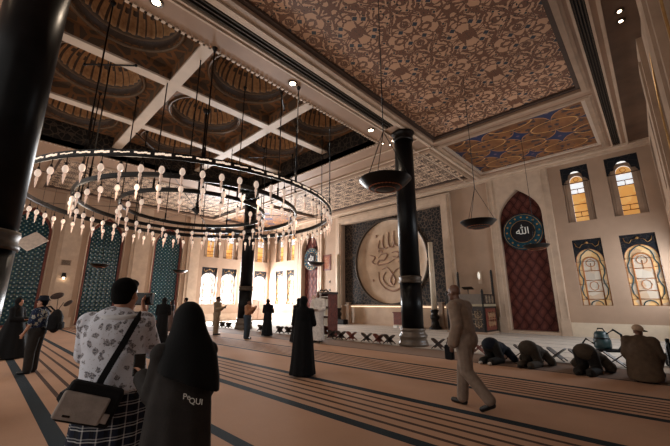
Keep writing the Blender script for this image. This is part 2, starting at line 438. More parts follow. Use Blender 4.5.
o = b.build('wall_left', [wall_m]); o['kind'] = 'structure'
b = B(); b.add(plate(rect(-YF-.5, -YB, 0, ZC+.9), holes_for([-a for a, w in LW], [w for a, w in LW]) + [arch_s(-c) for c in AR_S], .5), 0, False, MR())
o = b.build('wall_right', [wall_m]); o['kind'] = 'structure'
# skirting bands
def band(name, segs, M, h, d, m):
    b = B()
    for a, c in segs: b.add(plate(rect(a, c, 0, h), (), d), 0, False, M(d)); b.add(plate(rect(a, c, h, h+.05), (), d*.6), 0, False, M(d*.6))
    o = b.build(name, [m]); o['kind'] = 'structure'
band('baseboard_front', [(XL, -22.55), (-19.35, -17.85), (-8.25, -6.15), (-3.1, XR)], MF, .55, .05, cream_m)
def side_segs(sg):
    e = [YB] + [q for c in AR_S for q in (c-1.25, c+1.25)] + [YF]
    r = [(e[i], e[i+1]) for i in range(0, len(e), 2)]
    return r if sg > 0 else [(-q, -p) for p, q in r]
band('baseboard_left', side_segs(1), ML, .55, .05, stone_m)
band('baseboard_right', side_segs(-1), MR, .55, .05, stone_m)
# pilaster faces between the side arches
for nm, M, sg in (('trim_1', ML, 1), ('trim_2', MR, -1)):
    b = B()
    for a, c in ((-1.2, .1), (2.9, 4.05), (6.95, 8.15), (10.95, 11.95)):
        p, q = sorted((a*sg, c*sg))
        b.add(plate(rect(p, q, .6, ZC), (), .12), 0, False, M(.12)); b.add(plate(rect(p+.2, q-.2, .9, ZC-.6), (), .05), 0, False, M(.17))
    o = b.build(nm, [stone_m if sg > 0 else stone2_m]); o['kind'] = 'structure'

# ---- windows
def lead(b, pts, M, r=.018, m=0):
    r *= 1.35; b.add(tube([M @ V((x, y, .025)) for x, y in pts], r, 6), m)
def window(n, M, MM, c, w, tier, lit, sg=1):
    if tier == 0: z0, z1 = LZ0, LZ1
    else: z0, z1 = UZ0, UZ1
    r = empty('window_%d' % n, MM(0) @ V((c, z0, 0))); r['kind'] = 'structure'
    x0, x1 = c-w/2, c+w/2
    if tier == 0:
        sp = z1-1.02; ap = z1-.45
        b = B(); b.add(plate(rect(x0, x1, sp-.02, z1), [rarch(x0+.03, x1-.03, sp-.01, sp, ap)], .06), 0, False, MM(-.1)); wput(b, 'spandrel', [spandrel_m], r)
        b = B()
        for s in (-1, 1): lead(b, [(c+s*.05, z1-.2), (c+s*.2, z1-.24), (c+s*.3, z1-.38), (c+s*.42, z1-.3), (c+s*.46, z1-.14)], MM(-.1), .012)
        b.add(ell(MM(-.09) @ V((c, z1-.17, 0)), (.06, .06, .06))); wput(b, 'flourish', [gold_m], r)
        b = B(); b.add(plate(rarch(x0+.01, x1-.01, z0, sp, ap+.02), (), .03), 0, False, MM(-.2)); wput(b, 'pane', [lit], r)
        d = MM(-.2); iw = w*.27; it = sp-.12; ia = it+iw
        if lit is not day_m: b = B(); b.add(plate(rarch(c-iw, c+iw, z0+.28, it, ia), (), .008), 0, False, MM(-.19)); wput(b, 'inner_pane', [grey_glass_m], r)
        b = B()
        b.add(tube([d @ V((x, y, .02)) for x, y in rarch(x0+.03, x1-.03, z0+.02, sp, ap)], .022, 6, True))
        lead(b, rarch(c-iw, c+iw, z0+.02, it, ia)[1:] + [(c-iw, z0+.02)], d, .024)
        for y in (.28, .62, 1.12, 1.55): lead(b, [(c-iw, z0+y), (c+iw, z0+y)], d, .018)
        for y in (.28, .95, 1.6): lead(b, [(x0, z0+y), (c-iw, z0+y)], d, .014); lead(b, [(c+iw, z0+y), (x1, z0+y)], d, .014)
        lead(b, [(c, it-.34), (c, it+.02)], d, .014)
        lead(b, circ(c, it+.03, iw*.55, 16)+[(c+iw*.55, it+.03)], d, .012)
        lead(b, [(c+.16*cos(t*pi/4), z0+.87+.2*sin(t*pi/4)) for t in range(9)], d, .012)
        wput(b, 'amber_lead', [lead_amber_m], r)
        b = B()
        for s in (-1, 1):
            lead(b, [(c+s*x*w/1.1, y) for x, y in ((.34, z0+.3), (.44, z0+.5), (.47, z0+.75), (.38, z0+1.0), (.36, z0+1.2), (.45, z0+1.42), (.46, z0+1.7), (.37, z0+1.92), (.36, z0+2.1), (.3, z0+2.28), (.12, ap-.1), (0, ap-.03))], d, .02)
        lead(b, [(c+.22*cos(pi*t/8), z0+.02+.2*sin(pi*t/8)) for t in range(9)], d, .018); wput(b, 'teal_lead', [lead_teal_m], r)
    else:
        sp = z1-.72; gw = w*.235
        b = B(); b.add(plate(rect(x0, x1, sp-.1, z1), [rarch(x0+.06, x1-.06, sp-.09, sp-.0, sp+.12) [:2] + [(x1-.06, sp-.05), (x1-.16, sp+.1), (c+.3, sp+.12), (c+.26, sp+.32), (c+.12, sp+.46), (c, sp+.49), (c-.12, sp+.46), (c-.26, sp+.32), (c-.3, sp+.12), (x0+.16, sp+.1), (x0+.06, sp-.05)]], .06), 0, False, MM(-.06)); wput(b, 'spandrel', [spandrel_m], r)
        ga = rarch(c-gw, c+gw, z0+.02, sp, sp+gw*1.05)
        b = B(); b.add(plate(rect(x0+.005, x1-.005, z0, z1-.3), [ga], .05), 0, False, MM(-.18))
        for q in (x0+.07, x0+.15, x1-.07, x1-.15): b.add(box(q-.02, q+.02, z0, sp, -.02, .03), 0, False, MM(-.16))
        wput(b, 'reveal', [stone2_m], r)
        am = lit
        b = B(); b.add(plate(ga, (), .02), 0, False, MM(-.3)); wput(b, 'pane', [am], r)
        b = B(); b.add(plate(rect(c-gw, c+gw, sp-.62, sp-.08), (), .01), 0, False, MM(-.285)); wput(b, 'clear_pane', [sky_pane_m if lit is amber2_m else day_m], r)
        b = B(); d = MM(-.285)
        for y in (sp-.06, sp-.38, sp-.62, sp-1.15, z0+.5, z0+.26): lead(b, [(c-gw, y), (c+gw, y)], d, .018)
        lead(b, [(c, sp-.38), (c, sp-.62)], d, .016); lead(b, [(c, z0+.5), (c, z0+.26)], d, .016)
        lead(b, [(c+.1*cos(t*pi/6), sp+.1+.1*sin(t*pi/6)) for t in range(13)], d, .01)
        wput(b, 'amber_lead', [lead_amber_m], r)
n = 1
for c, w, d in ((FW[0], 1.1, 0), (FW[1], 1.16, 0), (FW[2], 1.1, 1), (FW[3], 1.16, 1)):
    window(n, None, MF, c, w, 0, (amber_m, day_amber_m)[d]); n += 1
    window(n, None, MF, c, w, 1, amber2_m); n += 1
for c, w in LW:
    window(n, None, ML, c, w, 0, day_m); n += 1
    window(n, None, ML, c, w, 1, amber2_m); n += 1
for c, w in LW:
    window(n, None, MR, -c, w, 0, day_m); n += 1
    window(n, None, MR, -c, w, 1, amber2_m); n += 1

# ---- tall arched panels of the side walls
for i, c in enumerate(AR_S):
    for sd, MM, s in (('left', ML, 1), ('right', MR, -1)):
        r = empty('arched_screen', (XL if s > 0 else XR, c, .1)); r['kind'] = 'structure'
        where = ['nearest the back of the hall', 'behind the man in blue hat', 'between the sconce pilaster and the far arch', 'next to the bright windows'][i]
        if s > 0: tag(r, 'tall teal tiled arched panel on left wall, ' + where, 'screen', 'tall arched screens of the side walls')
        else: tag(r, 'tall teal tiled arched panel on right wall, number %s from the back of the hall' % ['one', 'two', 'three', 'four'][i], 'screen', 'tall arched screens of the side walls')
        b = B(); b.add(plate(arch_s(c*s, .02), (), .05), 0, False, MM(-.3)); wput(b, 'tile_panel', [teal_m], r)
        b = B(); b.add(plate(arch_s(c*s, .02), [[(p[0], p[1]) for p in ogive(c*s-.9, c*s+.9, .24, 5.72, 7.02)]], .12), 0, False, MM(-.14)); wput(b, 'border', [redwood_m], r)
        b = B(); a = arch_s(c*s, .05); b.add(tube([MM(.01) @ V((x, y, 0)) for x, y in a[1:]+a[:1]], .03, 6)); wput(b, 'edge_moulding', [gold_m if s < 0 else stone_m], r)

# ---- front wall arches with surrounds
for i, c in enumerate(AR_F):
    r = empty('arched_niche', (c, YF, 0)); r['kind'] = 'structure'; sd = ('right', 'left')[i]
    tag(r, 'tall pointed niche with red-brown lattice and pale stone surround, %s the great disc' % ('right of' if i == 0 else 'left of'), 'niche', 'pointed niches of the front wall')
    b = B(); b.add(plate(rect(c-1.5, c+1.5, 0, ZC), [arch_f(c, -.03)], .16), 0, False, MF(.16))
    for q in (c-1.5, c+1.5-.34): b.add(box(q-.03, q+.37, 0, .75, 0, .05), 0, False, MF(.16)); b.add(box(q+.02, q+.05, .75, ZC, 0, .03), 0, False, MF(.16)); b.add(box(q+.29, q+.32, .75, ZC, 0, .03), 0, False, MF(.16))
    wput(b, 'stone_surround', [stone_m], r)
    b = B(); b.add(plate(arch_f(c, .02), (), .04), 0, False, MF(-.32)); wput(b, 'lattice_panel', [redlat_m], r)
    b = B(); b.add(box(c-1.06, c+1.06, 18.86, 19.32, .0, .14), 0, False); wput(b, 'threshold', [stone2_m], r)
    e = empty('medallion', (c+.02, YF, 5.1))
    tag(e, 'round teal medallion with white calligraphy in the %s pointed niche' % sd, 'medallion', 'calligraphy medallions')
    b = B(); b.add(lathe([(0, -.0), (.95, 0), (.97, .03), (.95, .07), (.9, .06), (0, .05)], n=40), 0, True, MF(-.1) @ Matrix.Translation((c+.02, 5.1, 0))); wput(b, 'disc', [plain('medallion_teal_%d' % i, (18, 62, 76), .65, 0., .3, 9., spec=.2)], e)
    b = B(); b.add(lathe([(0, 0), (.56, 0), (.56, .02), (0, .02)], n=36), 0, False, MF(-.04) @ Matrix.Translation((c+.02, 5.1, 0))); wput(b, 'centre', [plain('medallion_centre_%d' % i, (24, 20, 24), .7, spec=.2)], e)
    b = B()
    for k in range(16):
        a = 2*pi*k/16; p = V((c+.02+.76*cos(a), 5.1+.76*sin(a), 0))
        b.add(ell(MF(-.03) @ p, (.05, .012, .05), n=8, m=6))
    for q in (.58, .9): b.add(tube([MF(-.03) @ V((c+.02+q*cos(2*pi*k/40), 5.1+q*sin(2*pi*k/40), 0)) for k in range(40)], .014, 5, True))
    wput(b, 'ornament_ring', [gold_m], e)
    b = B(); b.add(text_mesh('\ufdf2', .5, .03), 0, False, MF(-.0) @ Matrix.Translation((c+.02, 5.1, 0))); wput(b, 'calligraphy', [white_m], e)
    # rods carry the medallion off the lattice
    b = B()
    for q in (-.5, .5): b = B(); b.add(cyl((c+q, YF+.1, 5.1), (c+q, YF+.315, 5.1), .03)); wput(b, 'mounting_rod', [dark_m], e)

# ---- mihrab wall
mh = empty('mihrab', (-13.05, YF, 0)); tag(mh, 'great framed mihrab with round beige calligraphy disc on dark carved screen', 'mihrab')
b = B(); b.add(plate(rect(-17.82, -8.3, 0, 8.05), [rect(*MH)], .22), 0, False, MF(.22)); b.add(plate(rect(-17.66, -8.46, 0, 7.9), [rect(MH[0]-.12, MH[1]+.12, 0.01, MH[3]+.12)], .06), 0, False, MF(.28)); wput(b, 'stone_frame', [stone_m], mh)
DC = (-13.15, 4.32); DR = 2.98
b = B(); b.add(plate(rect(MH[0], MH[1], 1.3, MH[3]), [circ(*DC, DR, 64)], .12), 0, False, MF(-.25)); wput(b, 'carved_screen', [carved_m], mh)
def at_disc(d): return MF(d) @ Matrix.Translation((DC[0], DC[1], 0))
b = B(); b.add(lathe([(0, -.06), (DR-.5, -.05), (DR-.2, 0), (DR-.05, .08), (DR+.02, .1), (DR+.02, -.1), (0, -.1)], n=64), 0, True, at_disc(-.42)); wput(b, 'disc', [disc_m], mh)
b = B(); b.add(tube([at_disc(-.24) @ V((DR*cos(2*pi*k/64), DR*sin(2*pi*k/64), 0)) for k in range(64)], .09, 8, True)); wput(b, 'disc_rim', [bronze_m], mh)
def stroke(b, pts, r=.062, d=-.455):
    P = [V((x, y, 0)) for x, y in pts]; Q = []
    for i in range(len(P)-1):
        p0, p1, p2, p3 = P[max(i-1, 0)], P[i], P[i+1], P[min(i+2, len(P)-1)]
        for t in range(6):
            t /= 6; Q.append(.5*((2*p1)+(p2-p0)*t+(2*p0-5*p1+4*p2-p3)*t*t+(3*p1-p0-3*p2+p3)*t**3))
    Q.append(P[-1]); m = len(Q)
    b.add(tube([at_disc(d) @ q for q in Q], [r*(.35+.65*sin(pi*(i+.6)/(m+.2))) for i in range(m)], 6))
cb = B()
for pts in ([(-.55, 1.9), (-.62, 1.3), (-.5, .95), (-.2, .95)], [(-.1, 2.05), (-.15, 1.4), (-.05, 1.0), (.25, 1.0), (.35, 1.5)], [(.35, 2.1), (.33, 1.4), (.5, 1.02), (.9, 1.1)], [(.95, 2.0), (.95, 1.2)], [(-.9, 1.55), (-1.05, 1.05), (-.75, .9), (-.5, .98)],
            [(-1.05, .3), (-.7, .55), (-.3, .5), (-.55, .12), (-1.0, .1), (-1.1, -.2), (-.3, -.15), (.3, .1)], [(.1, .55), (.45, .62), (.7, .4), (.5, .2), (.1, .3)], [(.6, -.1), (1.0, .1), (1.2, .45)],
            [(-.75, -.55), (-.35, -.45), (.05, -.85), (.3, -1.3), (.15, -1.65), (-.1, -1.4), (.05, -1.0), (.45, -.6), (.95, -.5)], [(-1.05, -.7), (-1.0, -1.35), (-.5, -1.9), (.2, -2.05), (.85, -1.75), (1.1, -1.2), (1.05, -.7)], [(-.45, -.75), (-.7, -1.1), (-.55, -1.5), (-.2, -1.75), (.25, -1.8)],
            [(-1.75, .55), (-1.35, .35), (-1.6, .05), (-1.3, -.15)], [(1.5, .5), (1.3, .15), (1.6, 0)]): stroke(cb, pts)
for x, y in ((-.75, .72), (-1.0, .78), (.75, .75), (1.0, -1.55), (-1.55, -1.3), (-1.2, 1.9)): cb.add(ell(at_disc(-.44) @ V((x, y, 0)), (.09, .05, .09), n=8, m=6))
wput(cb, 'calligraphy', [plain('carved_letter_stone', (142, 108, 86), .55)], mh)
b = B(); b.add(plate(rect(MH[0], MH[1], 0, 1.32), (), .05), 0, False, MF(-.2)); b.add(box(MH[0], MH[1], 18.9, 19.24, 1.27, 1.34), 0, False); wput(b, 'ledge', [disc_m], mh)
b = B(); b.add(box(MH[0]+.3, MH[1]-.3, 19.14, 19.17, 1.2, 1.25), 0, False); wput(b, 'led_strip', [led_m], mh)
for q in (-16.6, -9.35):
    b = B(); b.add(bbox(q-.13, q+.13, 18.75, 19.0, 0, 1.45, .02), 0, False); b.add(bbox(q-.17, q+.17, 18.72, 19.04, 1.45, 1.52, .01), 0, False); b.add(bbox(q-.18, q+.18, 18.7, 19.05, 0, .12, .01), 0, False); wput(b, 'ledge_post', [stone2_m], mh)

# ---- ceiling
PAN = {'main': (-6.08, -.76, -3.0, 12.65), 'corner': (-6.08, -.76, 13.35, 18.2), 'front': (-19.7, -6.75, 13.4, 18.1), 'left': (-26.2, -19.95, 1.6, 12.65), 'left_corner': (-26.2, -20.3, 13.4, 18.1)}
RX0, RX1, RY0, RY1 = -18.3, -7.95, -.3, 11.0
ce = empty('ceiling', (0, 0, ZC)); ce['kind'] = 'structure'
def crect(x0, x1, y0, y1, g=0.): return rect(x0-g, x1+g, -y1-g, -y0+g)
gr = [(-.43, -.11, YB+.4, 18.55), (-6.98, -6.5, .55, 10.3)]
b = B(); b.add(plate(crect(XL-.5, XR+.5, YB, YF+.5), [crect(*p) for p in PAN.values()] + [crect(RX0, RX1, RY0, RY1)] + [crect(*g) for g in gr], .25), 0, False, MC(ZC)); wput(b, 'soffit', [soffit_m], ce)
for k, p in PAN.items():
    m = {'main': arab_m, 'corner': star_m, 'left': arab_front_m, 'front': arab_front_m, 'left_corner': star_m}[k]
    b = B(); b.add(plate(crect(*p, .02), (), .03), 0, False, MC(ZC+.14)); wput(b, 'ornamental_panel', [m], ce)
    b = B()
    b.add(plate(crect(*p, .14), [crect(*p, .0)], .05), 0, False, MC(ZC-.05)); b.add(plate(crect(*p, .22), [crect(*p, .1)], .03), 0, False, MC(ZC-.03)); wput(b, 'panel_moulding', [stone2_m], ce)
    b = B(); b.add(plate(crect(*p, .01), [crect(*p, -.13)], .08), 0, False, MC(ZC+.06)); wput(b, 'panel_inner_moulding', [plain('panel_edge_%s' % k, (66, 48, 38), .6) if k != 'corner' else beam_m], ce)
# cornice lines
b = B()
for y0, y1, z in ((18.55, 19., 8.27), (18.78, 19., 8.17)): b.add(box(XL, XR, y0, y1, z, ZC+.01), 0, False)
b.add(box(-6.42, -6.3, YB, 18.5, 8.27, ZC+.01), 0, False); b.add(box(-7.14, -7.08, YB, 18.5, 8.3, ZC+.01), 0, False)
b.add(box(.04, .12, YB, 18.55, 8.25, ZC+.01), 0, False)
b.add(box(-19.5, -6.3, 12.85, 12.95, 8.27, ZC+.01), 0, False); b.add(box(-18.5, -6.3, 11.9, 11.98, 8.3, ZC+.01), 0, False)
wput(b, 'cornice', [stone_m], ce)
# recess walls with lattice frieze
CZ = 9.05; CT = CZ+.4
b = B()
for q in (box(RX0-.06, RX1+.06, RY1, RY1+.06, ZC, CT+.1), box(RX0-.06, RX1+.06, RY0-.06, RY0, ZC, CT+.1), box(RX0-.06, RX0, RY0, RY1, ZC, CT+.1), box(RX1, RX1+.06, RY0, RY1, ZC, CT+.1)): b.add(q, 0, False)
wput(b, 'recess_frieze', [frieze_m], ce)
b = B(); k = 0
def dentil(p0, p1):
    p0, p1 = V(p0), V(p1); L = (p1-p0).length; m = int(L/.16)
    for i in range(m):
        c = p0+(p1-p0)*((i+.5)/m); b.add(box(c.x-.045, c.x+.045, c.y-.045, c.y+.045, ZC-.05, ZC+.01), 0, False)
dentil((RX1+.08, RY0, 0), (RX1+.08, RY1, 0)); dentil((RX0, RY1+.08, 0), (RX1, RY1+.08, 0)); dentil((RX0-.08, RY0, 0), (RX0-.08, RY1, 0)); wput(b, 'dentil_moulding', [stone_m], ce)
gx = [RX0, -15.05, -11.2, RX1]; gy = [RY0, 3.5, 7.6, RY1]
cells = [((gx[i]+gx[i+1])/2, (gy[j]+gy[j+1])/2) for i in range(3) for j in range(3)]
DRm = 1.36
b = B(); b.add(plate(crect(RX0, RX1, RY0, RY1), [circ(x, -y, DRm, 40) for x, y in cells], .05), 0, False, MC(CT)); wput(b, 'coffer_field', [coffer_m], ce)
for x, y in cells:
    ng = 120; prof = [(DRm+.002, -.02), (DRm-.02, .3)] + [(DRm*.95*cos(a)+.001, .32+DRm*.8*sin(a)) for a in [radians(q) for q in (0, 7, 14, 22, 30, 38, 46, 54, 62, 70, 78, 84, 89)]]
    v, f = lathe(prof, (x, y, CT), ng, lambda t, r: 1-(.06*abs(cos(14*t)) if r < DRm*.96 else 0), False)
    b = B(); b.v = v; b.f = f; b.s = [True]*len(f)
    for i in range(len(f)):
        row, q = divmod(i, ng); ph = (q*28/ng) % 1
        b.m.append(1 if row < 2 or ph < .22 or (row > 3 and row % 3 == 0 and ph < .6) else 0)  # drum rows get its inner shade as dark colour; gore lines are pattern
    wput(b, 'coffer_dome', [dome_m, rib_m], ce)
    b = B()
    for rr, rd, zz in ((DRm+.09, .05, CT-.01), (DRm-.03, .05, CT+.3)): b.add(tube([(x+rr*cos(2*pi*i/48), y+rr*sin(2*pi*i/48), zz) for i in range(48)], rd, 6, True))
    wput(b, 'dome_rim', [plain('rim_brown_%d' % (len(bpy.data.materials)), (104, 82, 62), .6)], ce)
for x in gx[1:3]:
    b = B(); b.add(box(x-.19, x+.19, RY0, RY1, CZ-.14, CZ-.07), 0, False); wput(b, 'coffer_beam', [beam_m], ce)
for y in gy[1:3]:
    b = B(); b.add(box(RX0, RX1, y-.19, y+.19, CZ-.141, CZ-.07), 0, False); wput(b, 'coffer_beam', [beam_m], ce)
b = B()
for x in gx[1:3]: b.add(box(x-.17, x+.17, RY0, RY1, CZ-.07, CT), 0, False)
for y in gy[1:3]: b.add(box(RX0, RX1, y-.17, y+.17, CZ-.0701, CT), 0, False)
wput(b, 'coffer_side', [coffer_m], ce)
b = B(); b.add(box(.13, XR, YB, 18.5, ZC-.02, ZC+.005), 0, False); wput(b, 'edge_soffit', [plain('edge_soffit_brown', (98, 74, 58), .6, 0, .2, 1.5)], ce)  # separate strip along the right wall, darker brown than the main soffit
# long air slots
for i, (x0, x1, y0, y1) in enumerate(gr):
    e = empty('air_vent', ((x0+x1)/2, (y0+y1)/2, ZC)); tag(e, 'long slotted air vent in the ceiling %s' % ('along the right wall side of the carved panel' if i == 0 else 'along the brown beam left of the carved panel'), 'air vent', 'ceiling air vents')
    b = B(); b.add(box(x0-.01, x1+.01, y0, y1, ZC+.06, ZC+.12), 0, False); wput(b, 'slot_backing', [void_m], e)
    b = B(); m = 4 if i == 0 else 3
    for k in range(m): q = x0+(x1-x0)*(k+1)/(m+1); b.add(box(q-.012, q+.012, y0, y1, ZC-.005, ZC+.07), 0, False)
    y = y0+1.
    wput(b, 'slat', [bronze_m], e)
    for q in (x0, x1): b = B(); b.add(box(q-.03, q+.03, y0, y1, ZC-.03, ZC+.06), 0, False); wput(b, 'rail', [stone_m], e)
# recessed spots
def spot(x, y, label, n=1, z=ZC, r=.11):
    e = empty('ceiling_spotlight', (x, y, z)); tag(e, label, 'ceiling light', 'recessed ceiling spots')
    b = B(); b.add(lathe([(r, -.001), (r+.045, -.001), (r+.045, -.02), (r, -.025)], (0, 0, 0), 20)); b.build('trim_ring', [bronze_m], e)
    b = B(); b.add(lathe([(0, -.02), (r, -.004), (r*.8, -.03), (0, -.045)], (0, 0, 0), 20)); b.build('lens', [spot_m], e)
for y, w in ((-2.4, 'hidden above the camera'), (1.72, 'at the top edge of the photo'), (5.82, 'above the middle of the chandelier'), (9.92, 'just left of the right column head')):
    spot(-7.42, y, 'recessed round spot on brown beam, ' + w)
for i, (x, y) in enumerate(((.42, 9.5), (.42, 9.9))): spot(x, y, 'small recessed spot in the dark soffit beside the right wall, %s of a close pair' % ('nearer' if i == 0 else 'farther'), r=.05, z=ZC-.02)
for i, (x, y) in enumerate(((-7.3, 11.3), (-7.15, 11.65), (-7.75, 11.2), (-7.6, 11.55))): spot(x, y, 'tiny recessed spot beside the right column head, %s of four' % ['first', 'second', 'third', 'last'][i], r=.03)

# ---- columns
def column(x, y, label):
    r = empty('column', (x, y, 0)); tag(r, label, 'column', 'black stone columns', 'thing')
    b = B(); b.add(lathe([(.0, 0), (.52, 0), (.52, .1), (.49, .13), (.47, .26), (.5, .3), (.5, .36), (.44, .42), (.42, .5), (.45, .54), (.43, .6), (0, .6)], n=32)); b.build('base', [base_stone_m], r)
    b = B(); b.add(lathe([(0, .6), (.39, .6), (.39, 2.18), (0, 2.18)], n=40)); b.build('lower_drum', [black_m], r)
    b = B(); b.add(lathe([(0, 2.18), (.42, 2.18), (.43, 2.24), (.4, 2.28), (.4, 2.34), (.42, 2.38), (.41, 2.44), (0, 2.44)], n=40)); b.build('collar', [bronze_m], r)
    b = B(); b.add(lathe([(0, 2.44), (.375, 2.44), (.37, 7.9), (0, 7.9)], n=40)); b.build('shaft', [black_m], r)
    b = B(); b.add(lathe([(0, 7.9), (.39, 7.9), (.42, 7.96), (.39, 8.02), (.41, 8.2), (.47, 8.268), (0, 8.268)], n=40)); b.build('capital', [dark_m], r)
column(-6.6, 11.0, 'black stone column in front of the great disc')
column(-17.85, 11.0, 'black stone column by the bright windows, behind the man in jeans')
column(-6.5, -.13, 'huge near black column at the left edge of the photo')
# ------------------------------------------------------------------ chandelier
CX, CY, RZ = -12.7, 5.4, 5.0
ch = empty('chandelier', (CX, CY, RZ)); tag(ch, 'huge three-ringed black chandelier with rows of glass globe pendants', 'chandelier')
RR = (5.3, 3.9, 2.6); PN = (72, 42, 26)
def band_ring(R, h, w, n=120):
    rings = []
    for i in range(n):
        a = 2*pi*i/n; c, s = cos(a), sin(a)
        rings.append([((R+dx)*c, (R+dx)*s, dz) for dx, dz in ((-w, -h), (w, -h), (w, h), (-w, h))])
    return loft(rings, False, True)
for R, n, h in zip(RR, PN, (.066, .055, .05)):
    b = B(); b.add(band_ring(R, h, .045), 0, False)
    for z in (h, -h): b.add(tube([(R*cos(2*pi*i/120), R*sin(2*pi*i/120), z) for i in range(120)], (.034 if z < 0 else .022), 6, True))
    if R > 5:
        for i in range(n):
            for q in range(-2, 3):
                a = 2*pi*(i+.5)/n + q*.0138
                if True:
                    M = Matrix.Rotation(a, 4, 'Z'); s = .013+.007*((i*7+q*3) % 3); zc = -.012+.008*((i+q) % 3)
                    b.add(box(R+.044, R+.053, -.035, .035, zc-s, zc+s), 1, False, M)
    b.build('ring', [dark_m, ring_glint_m], ch)
b = B(); b.add(lathe([(0, -.2), (.22, 0), (0, .2)], (0, 0, .05), 8)); b.add(lathe([(.05, .2), (.09, .3), (.04, .4)], (0, 0, 0), 12)); b.build('hub', [dark_m], ch)
top = CZ-.14-RZ
b = B(); b.add(cyl((0, 0, .2), (0, 0, CT-RZ), .035)); b.add(lathe([(.12, CT-RZ-.1), (.16, CT-RZ)], (0, 0, 0), 16)); b.build('centre_rod', [dark_m], ch)
for k in range(8):
    a = 2*pi*k/8+.2
    b = B(); b.add(cyl((.1*cos(a), .1*sin(a), .05), (RR[2]*cos(a), RR[2]*sin(a), 0), .014, None, 6)); b.add(cyl((RR[2]*cos(a), RR[2]*sin(a), 0), (RR[0]*cos(a), RR[0]*sin(a), 0), .014, None, 6)); b.build('spoke', [dark_m], ch)
for R, m, o in ((RR[0], 12, .13), (RR[1], 8, .3), (RR[2], 6, .1)):
    for k in range(m):
        a = 2*pi*k/m+o; x, y = R*cos(a), R*sin(a)
        zt = CT-RZ
        if not (RX0+.1 < CX+x < RX1-.1 and RY0+.1 < CY+y < RY1-.1): zt = ZC-RZ
        b = B(); b.add(cyl((x, y, .05), (x, y, zt-.01), .02, None, 6)); b.add(lathe([(.03, zt-.12), (.07, zt-.03), (.07, zt)], (x, y, 0), 10)); b.add(cyl((x, y, .05), (x, y, .35), .035, None, 8))
        if R == RR[1] and k % 2 == 0:
            t = V((-sin(a+.5), cos(a+.5), 0))*.8; p = V((x, y, zt-.55)); b.add(cyl(p-t, p+t, .03, None, 8)); b.add(ell(p-t, (.05, .05, .05), n=8, m=6)); b.add(ell(p+t, (.05, .05, .05), n=8, m=6))
        b.build('suspension_rod', [dark_m], ch)
# one pendant: stem > glass globe > drop finial, shared meshes
bs = B(); bs.add(cyl((0, 0, -.06), (0, 0, -.26), .012, None, 6)); bs.add(lathe([(.02, -.3), (.05, -.27), (.03, -.22), (.012, -.2)], n=10)); ms = bs.mesh('pendant_stem'); ms.materials.append(dark_m)
bg = B(); bg.add(lathe([(.0, -.28), (.05, -.285), (.085, -.33), (.095, -.375), (.08, -.42), (.05, -.455), (0, -.47)], n=14)); mg = bg.mesh('pendant_globe'); mg.materials.append(bulb_m)
bd = B(); bd.add(lathe([(.02, -.46), (.045, -.5), (.05, -.54), (.03, -.59), (.035, -.62), (.02, -.68), (.004, -.74)], n=10)); md = bd.mesh('pendant_drop'); md.materials.append(drop_m)
spots_p = []
for R, n in zip(RR, PN):
    for i in range(n): a = 2*pi*(i+.5)/n; spots_p.append((R*cos(a), R*sin(a), CX+R*cos(a)))
spots_p.sort(key=lambda p: (CX+p[0])**2+(CY+p[1])**2)
rest = B()
for i, (x, y, _) in enumerate(spots_p):
    if i < 100:
        s = bpy.data.objects.new('pendant', ms); COL.objects.link(s); s.parent = ch; s.location = (x, y, 0); s.scale = (.74, .74, 1.05)
        for nm, me in (('glass_globe', mg), ('crystal_drop', md)):
            g = bpy.data.objects.new(nm, me); COL.objects.link(g); g.parent = s
    else:
        M = Matrix.Translation((x, y, 0)) @ Matrix.Diagonal((.74, .74, 1.05, 1))
        for q, mi in ((bs, 0), (bg, 1), (bd, 2)): rest.add((q.v, q.f), mi, True, M)
r = rest.build('pendant', [dark_m, bulb_m, drop_m], ch); r['kind'] = 'stuff'

# ------------------------------------------------------------------ hanging dishes
def dish(x, y, z, label, top=ZC, R=.48):
    e = empty('hanging_dish_lamp', (x, y, z)); tag(e, label, 'hanging lamp', 'bronze dish lamps on cables')
    b = B(); b.add(lathe([(0, -.17), (.1, -.167), (.2, -.15), (.3, -.115), (.38, -.07), (.44, -.015), (R, .03), (R+.012, .042), (R-.01, .05), (R*.85, .0), (R*.5, -.08), (0, -.11)], n=40)); b.build('bowl', [dark_m], e)
    b = B()
    for k in range(28): a = 2*pi*k/28; b.add(ell((R*.62*cos(a), R*.62*sin(a), -.118), (.022, .022, .01), n=6, m=5))
    for k in range(16): a = 2*pi*k/16; b.add(ell((R*.4*cos(a), R*.4*sin(a), -.155), (.018, .018, .008), n=6, m=5))
    for q, z in ((.62, -.118), (.4, -.155)): b.add(tube([(R*q*cos(2*pi*k/32), R*q*sin(2*pi*k/32), z) for k in range(32)], .007, 5, True))
    b.build('rivet', [plain('dish_filigree_copper', (150, 84, 52), .4, .6)], e)
    b = B()
    for k in range(3):
        a = 2*pi*k/3+.5; b.add(cyl((R*.98*cos(a), R*.98*sin(a), .03), (0, 0, 1.05), .008, None, 5))
    b.add(cyl((0, 0, 1.05), (0, 0, top-z-.0), .011, None, 6)); b.add(lathe([(.05, top-z-.05), (.06, top-z)], n=12)); b.build('cable', [dark_m], e)
dish(-3.4, 4.94, 3.7, 'bronze dish lamp hanging just left of the right column head')
dish(-3.4, 9.5, 3.7, 'bronze dish lamp hanging between the mihrab frame and the right pointed niche')
dish(-3.25, 15.2, 3.7, 'smaller-looking dish lamp hanging in front of the right niche below its medallion')
dish(-24.2, 4.77, 3.7, 'thin dark dish lamp hanging before the middle teal arched panel')
dish(-24.6, 9.7, 3.7, 'dark dish lamp hanging beside the far teal arched panel, by its right border')
dish(-14.2, 13.3, 3.7, 'dish lamp hanging in front of the left niche below its medallion')

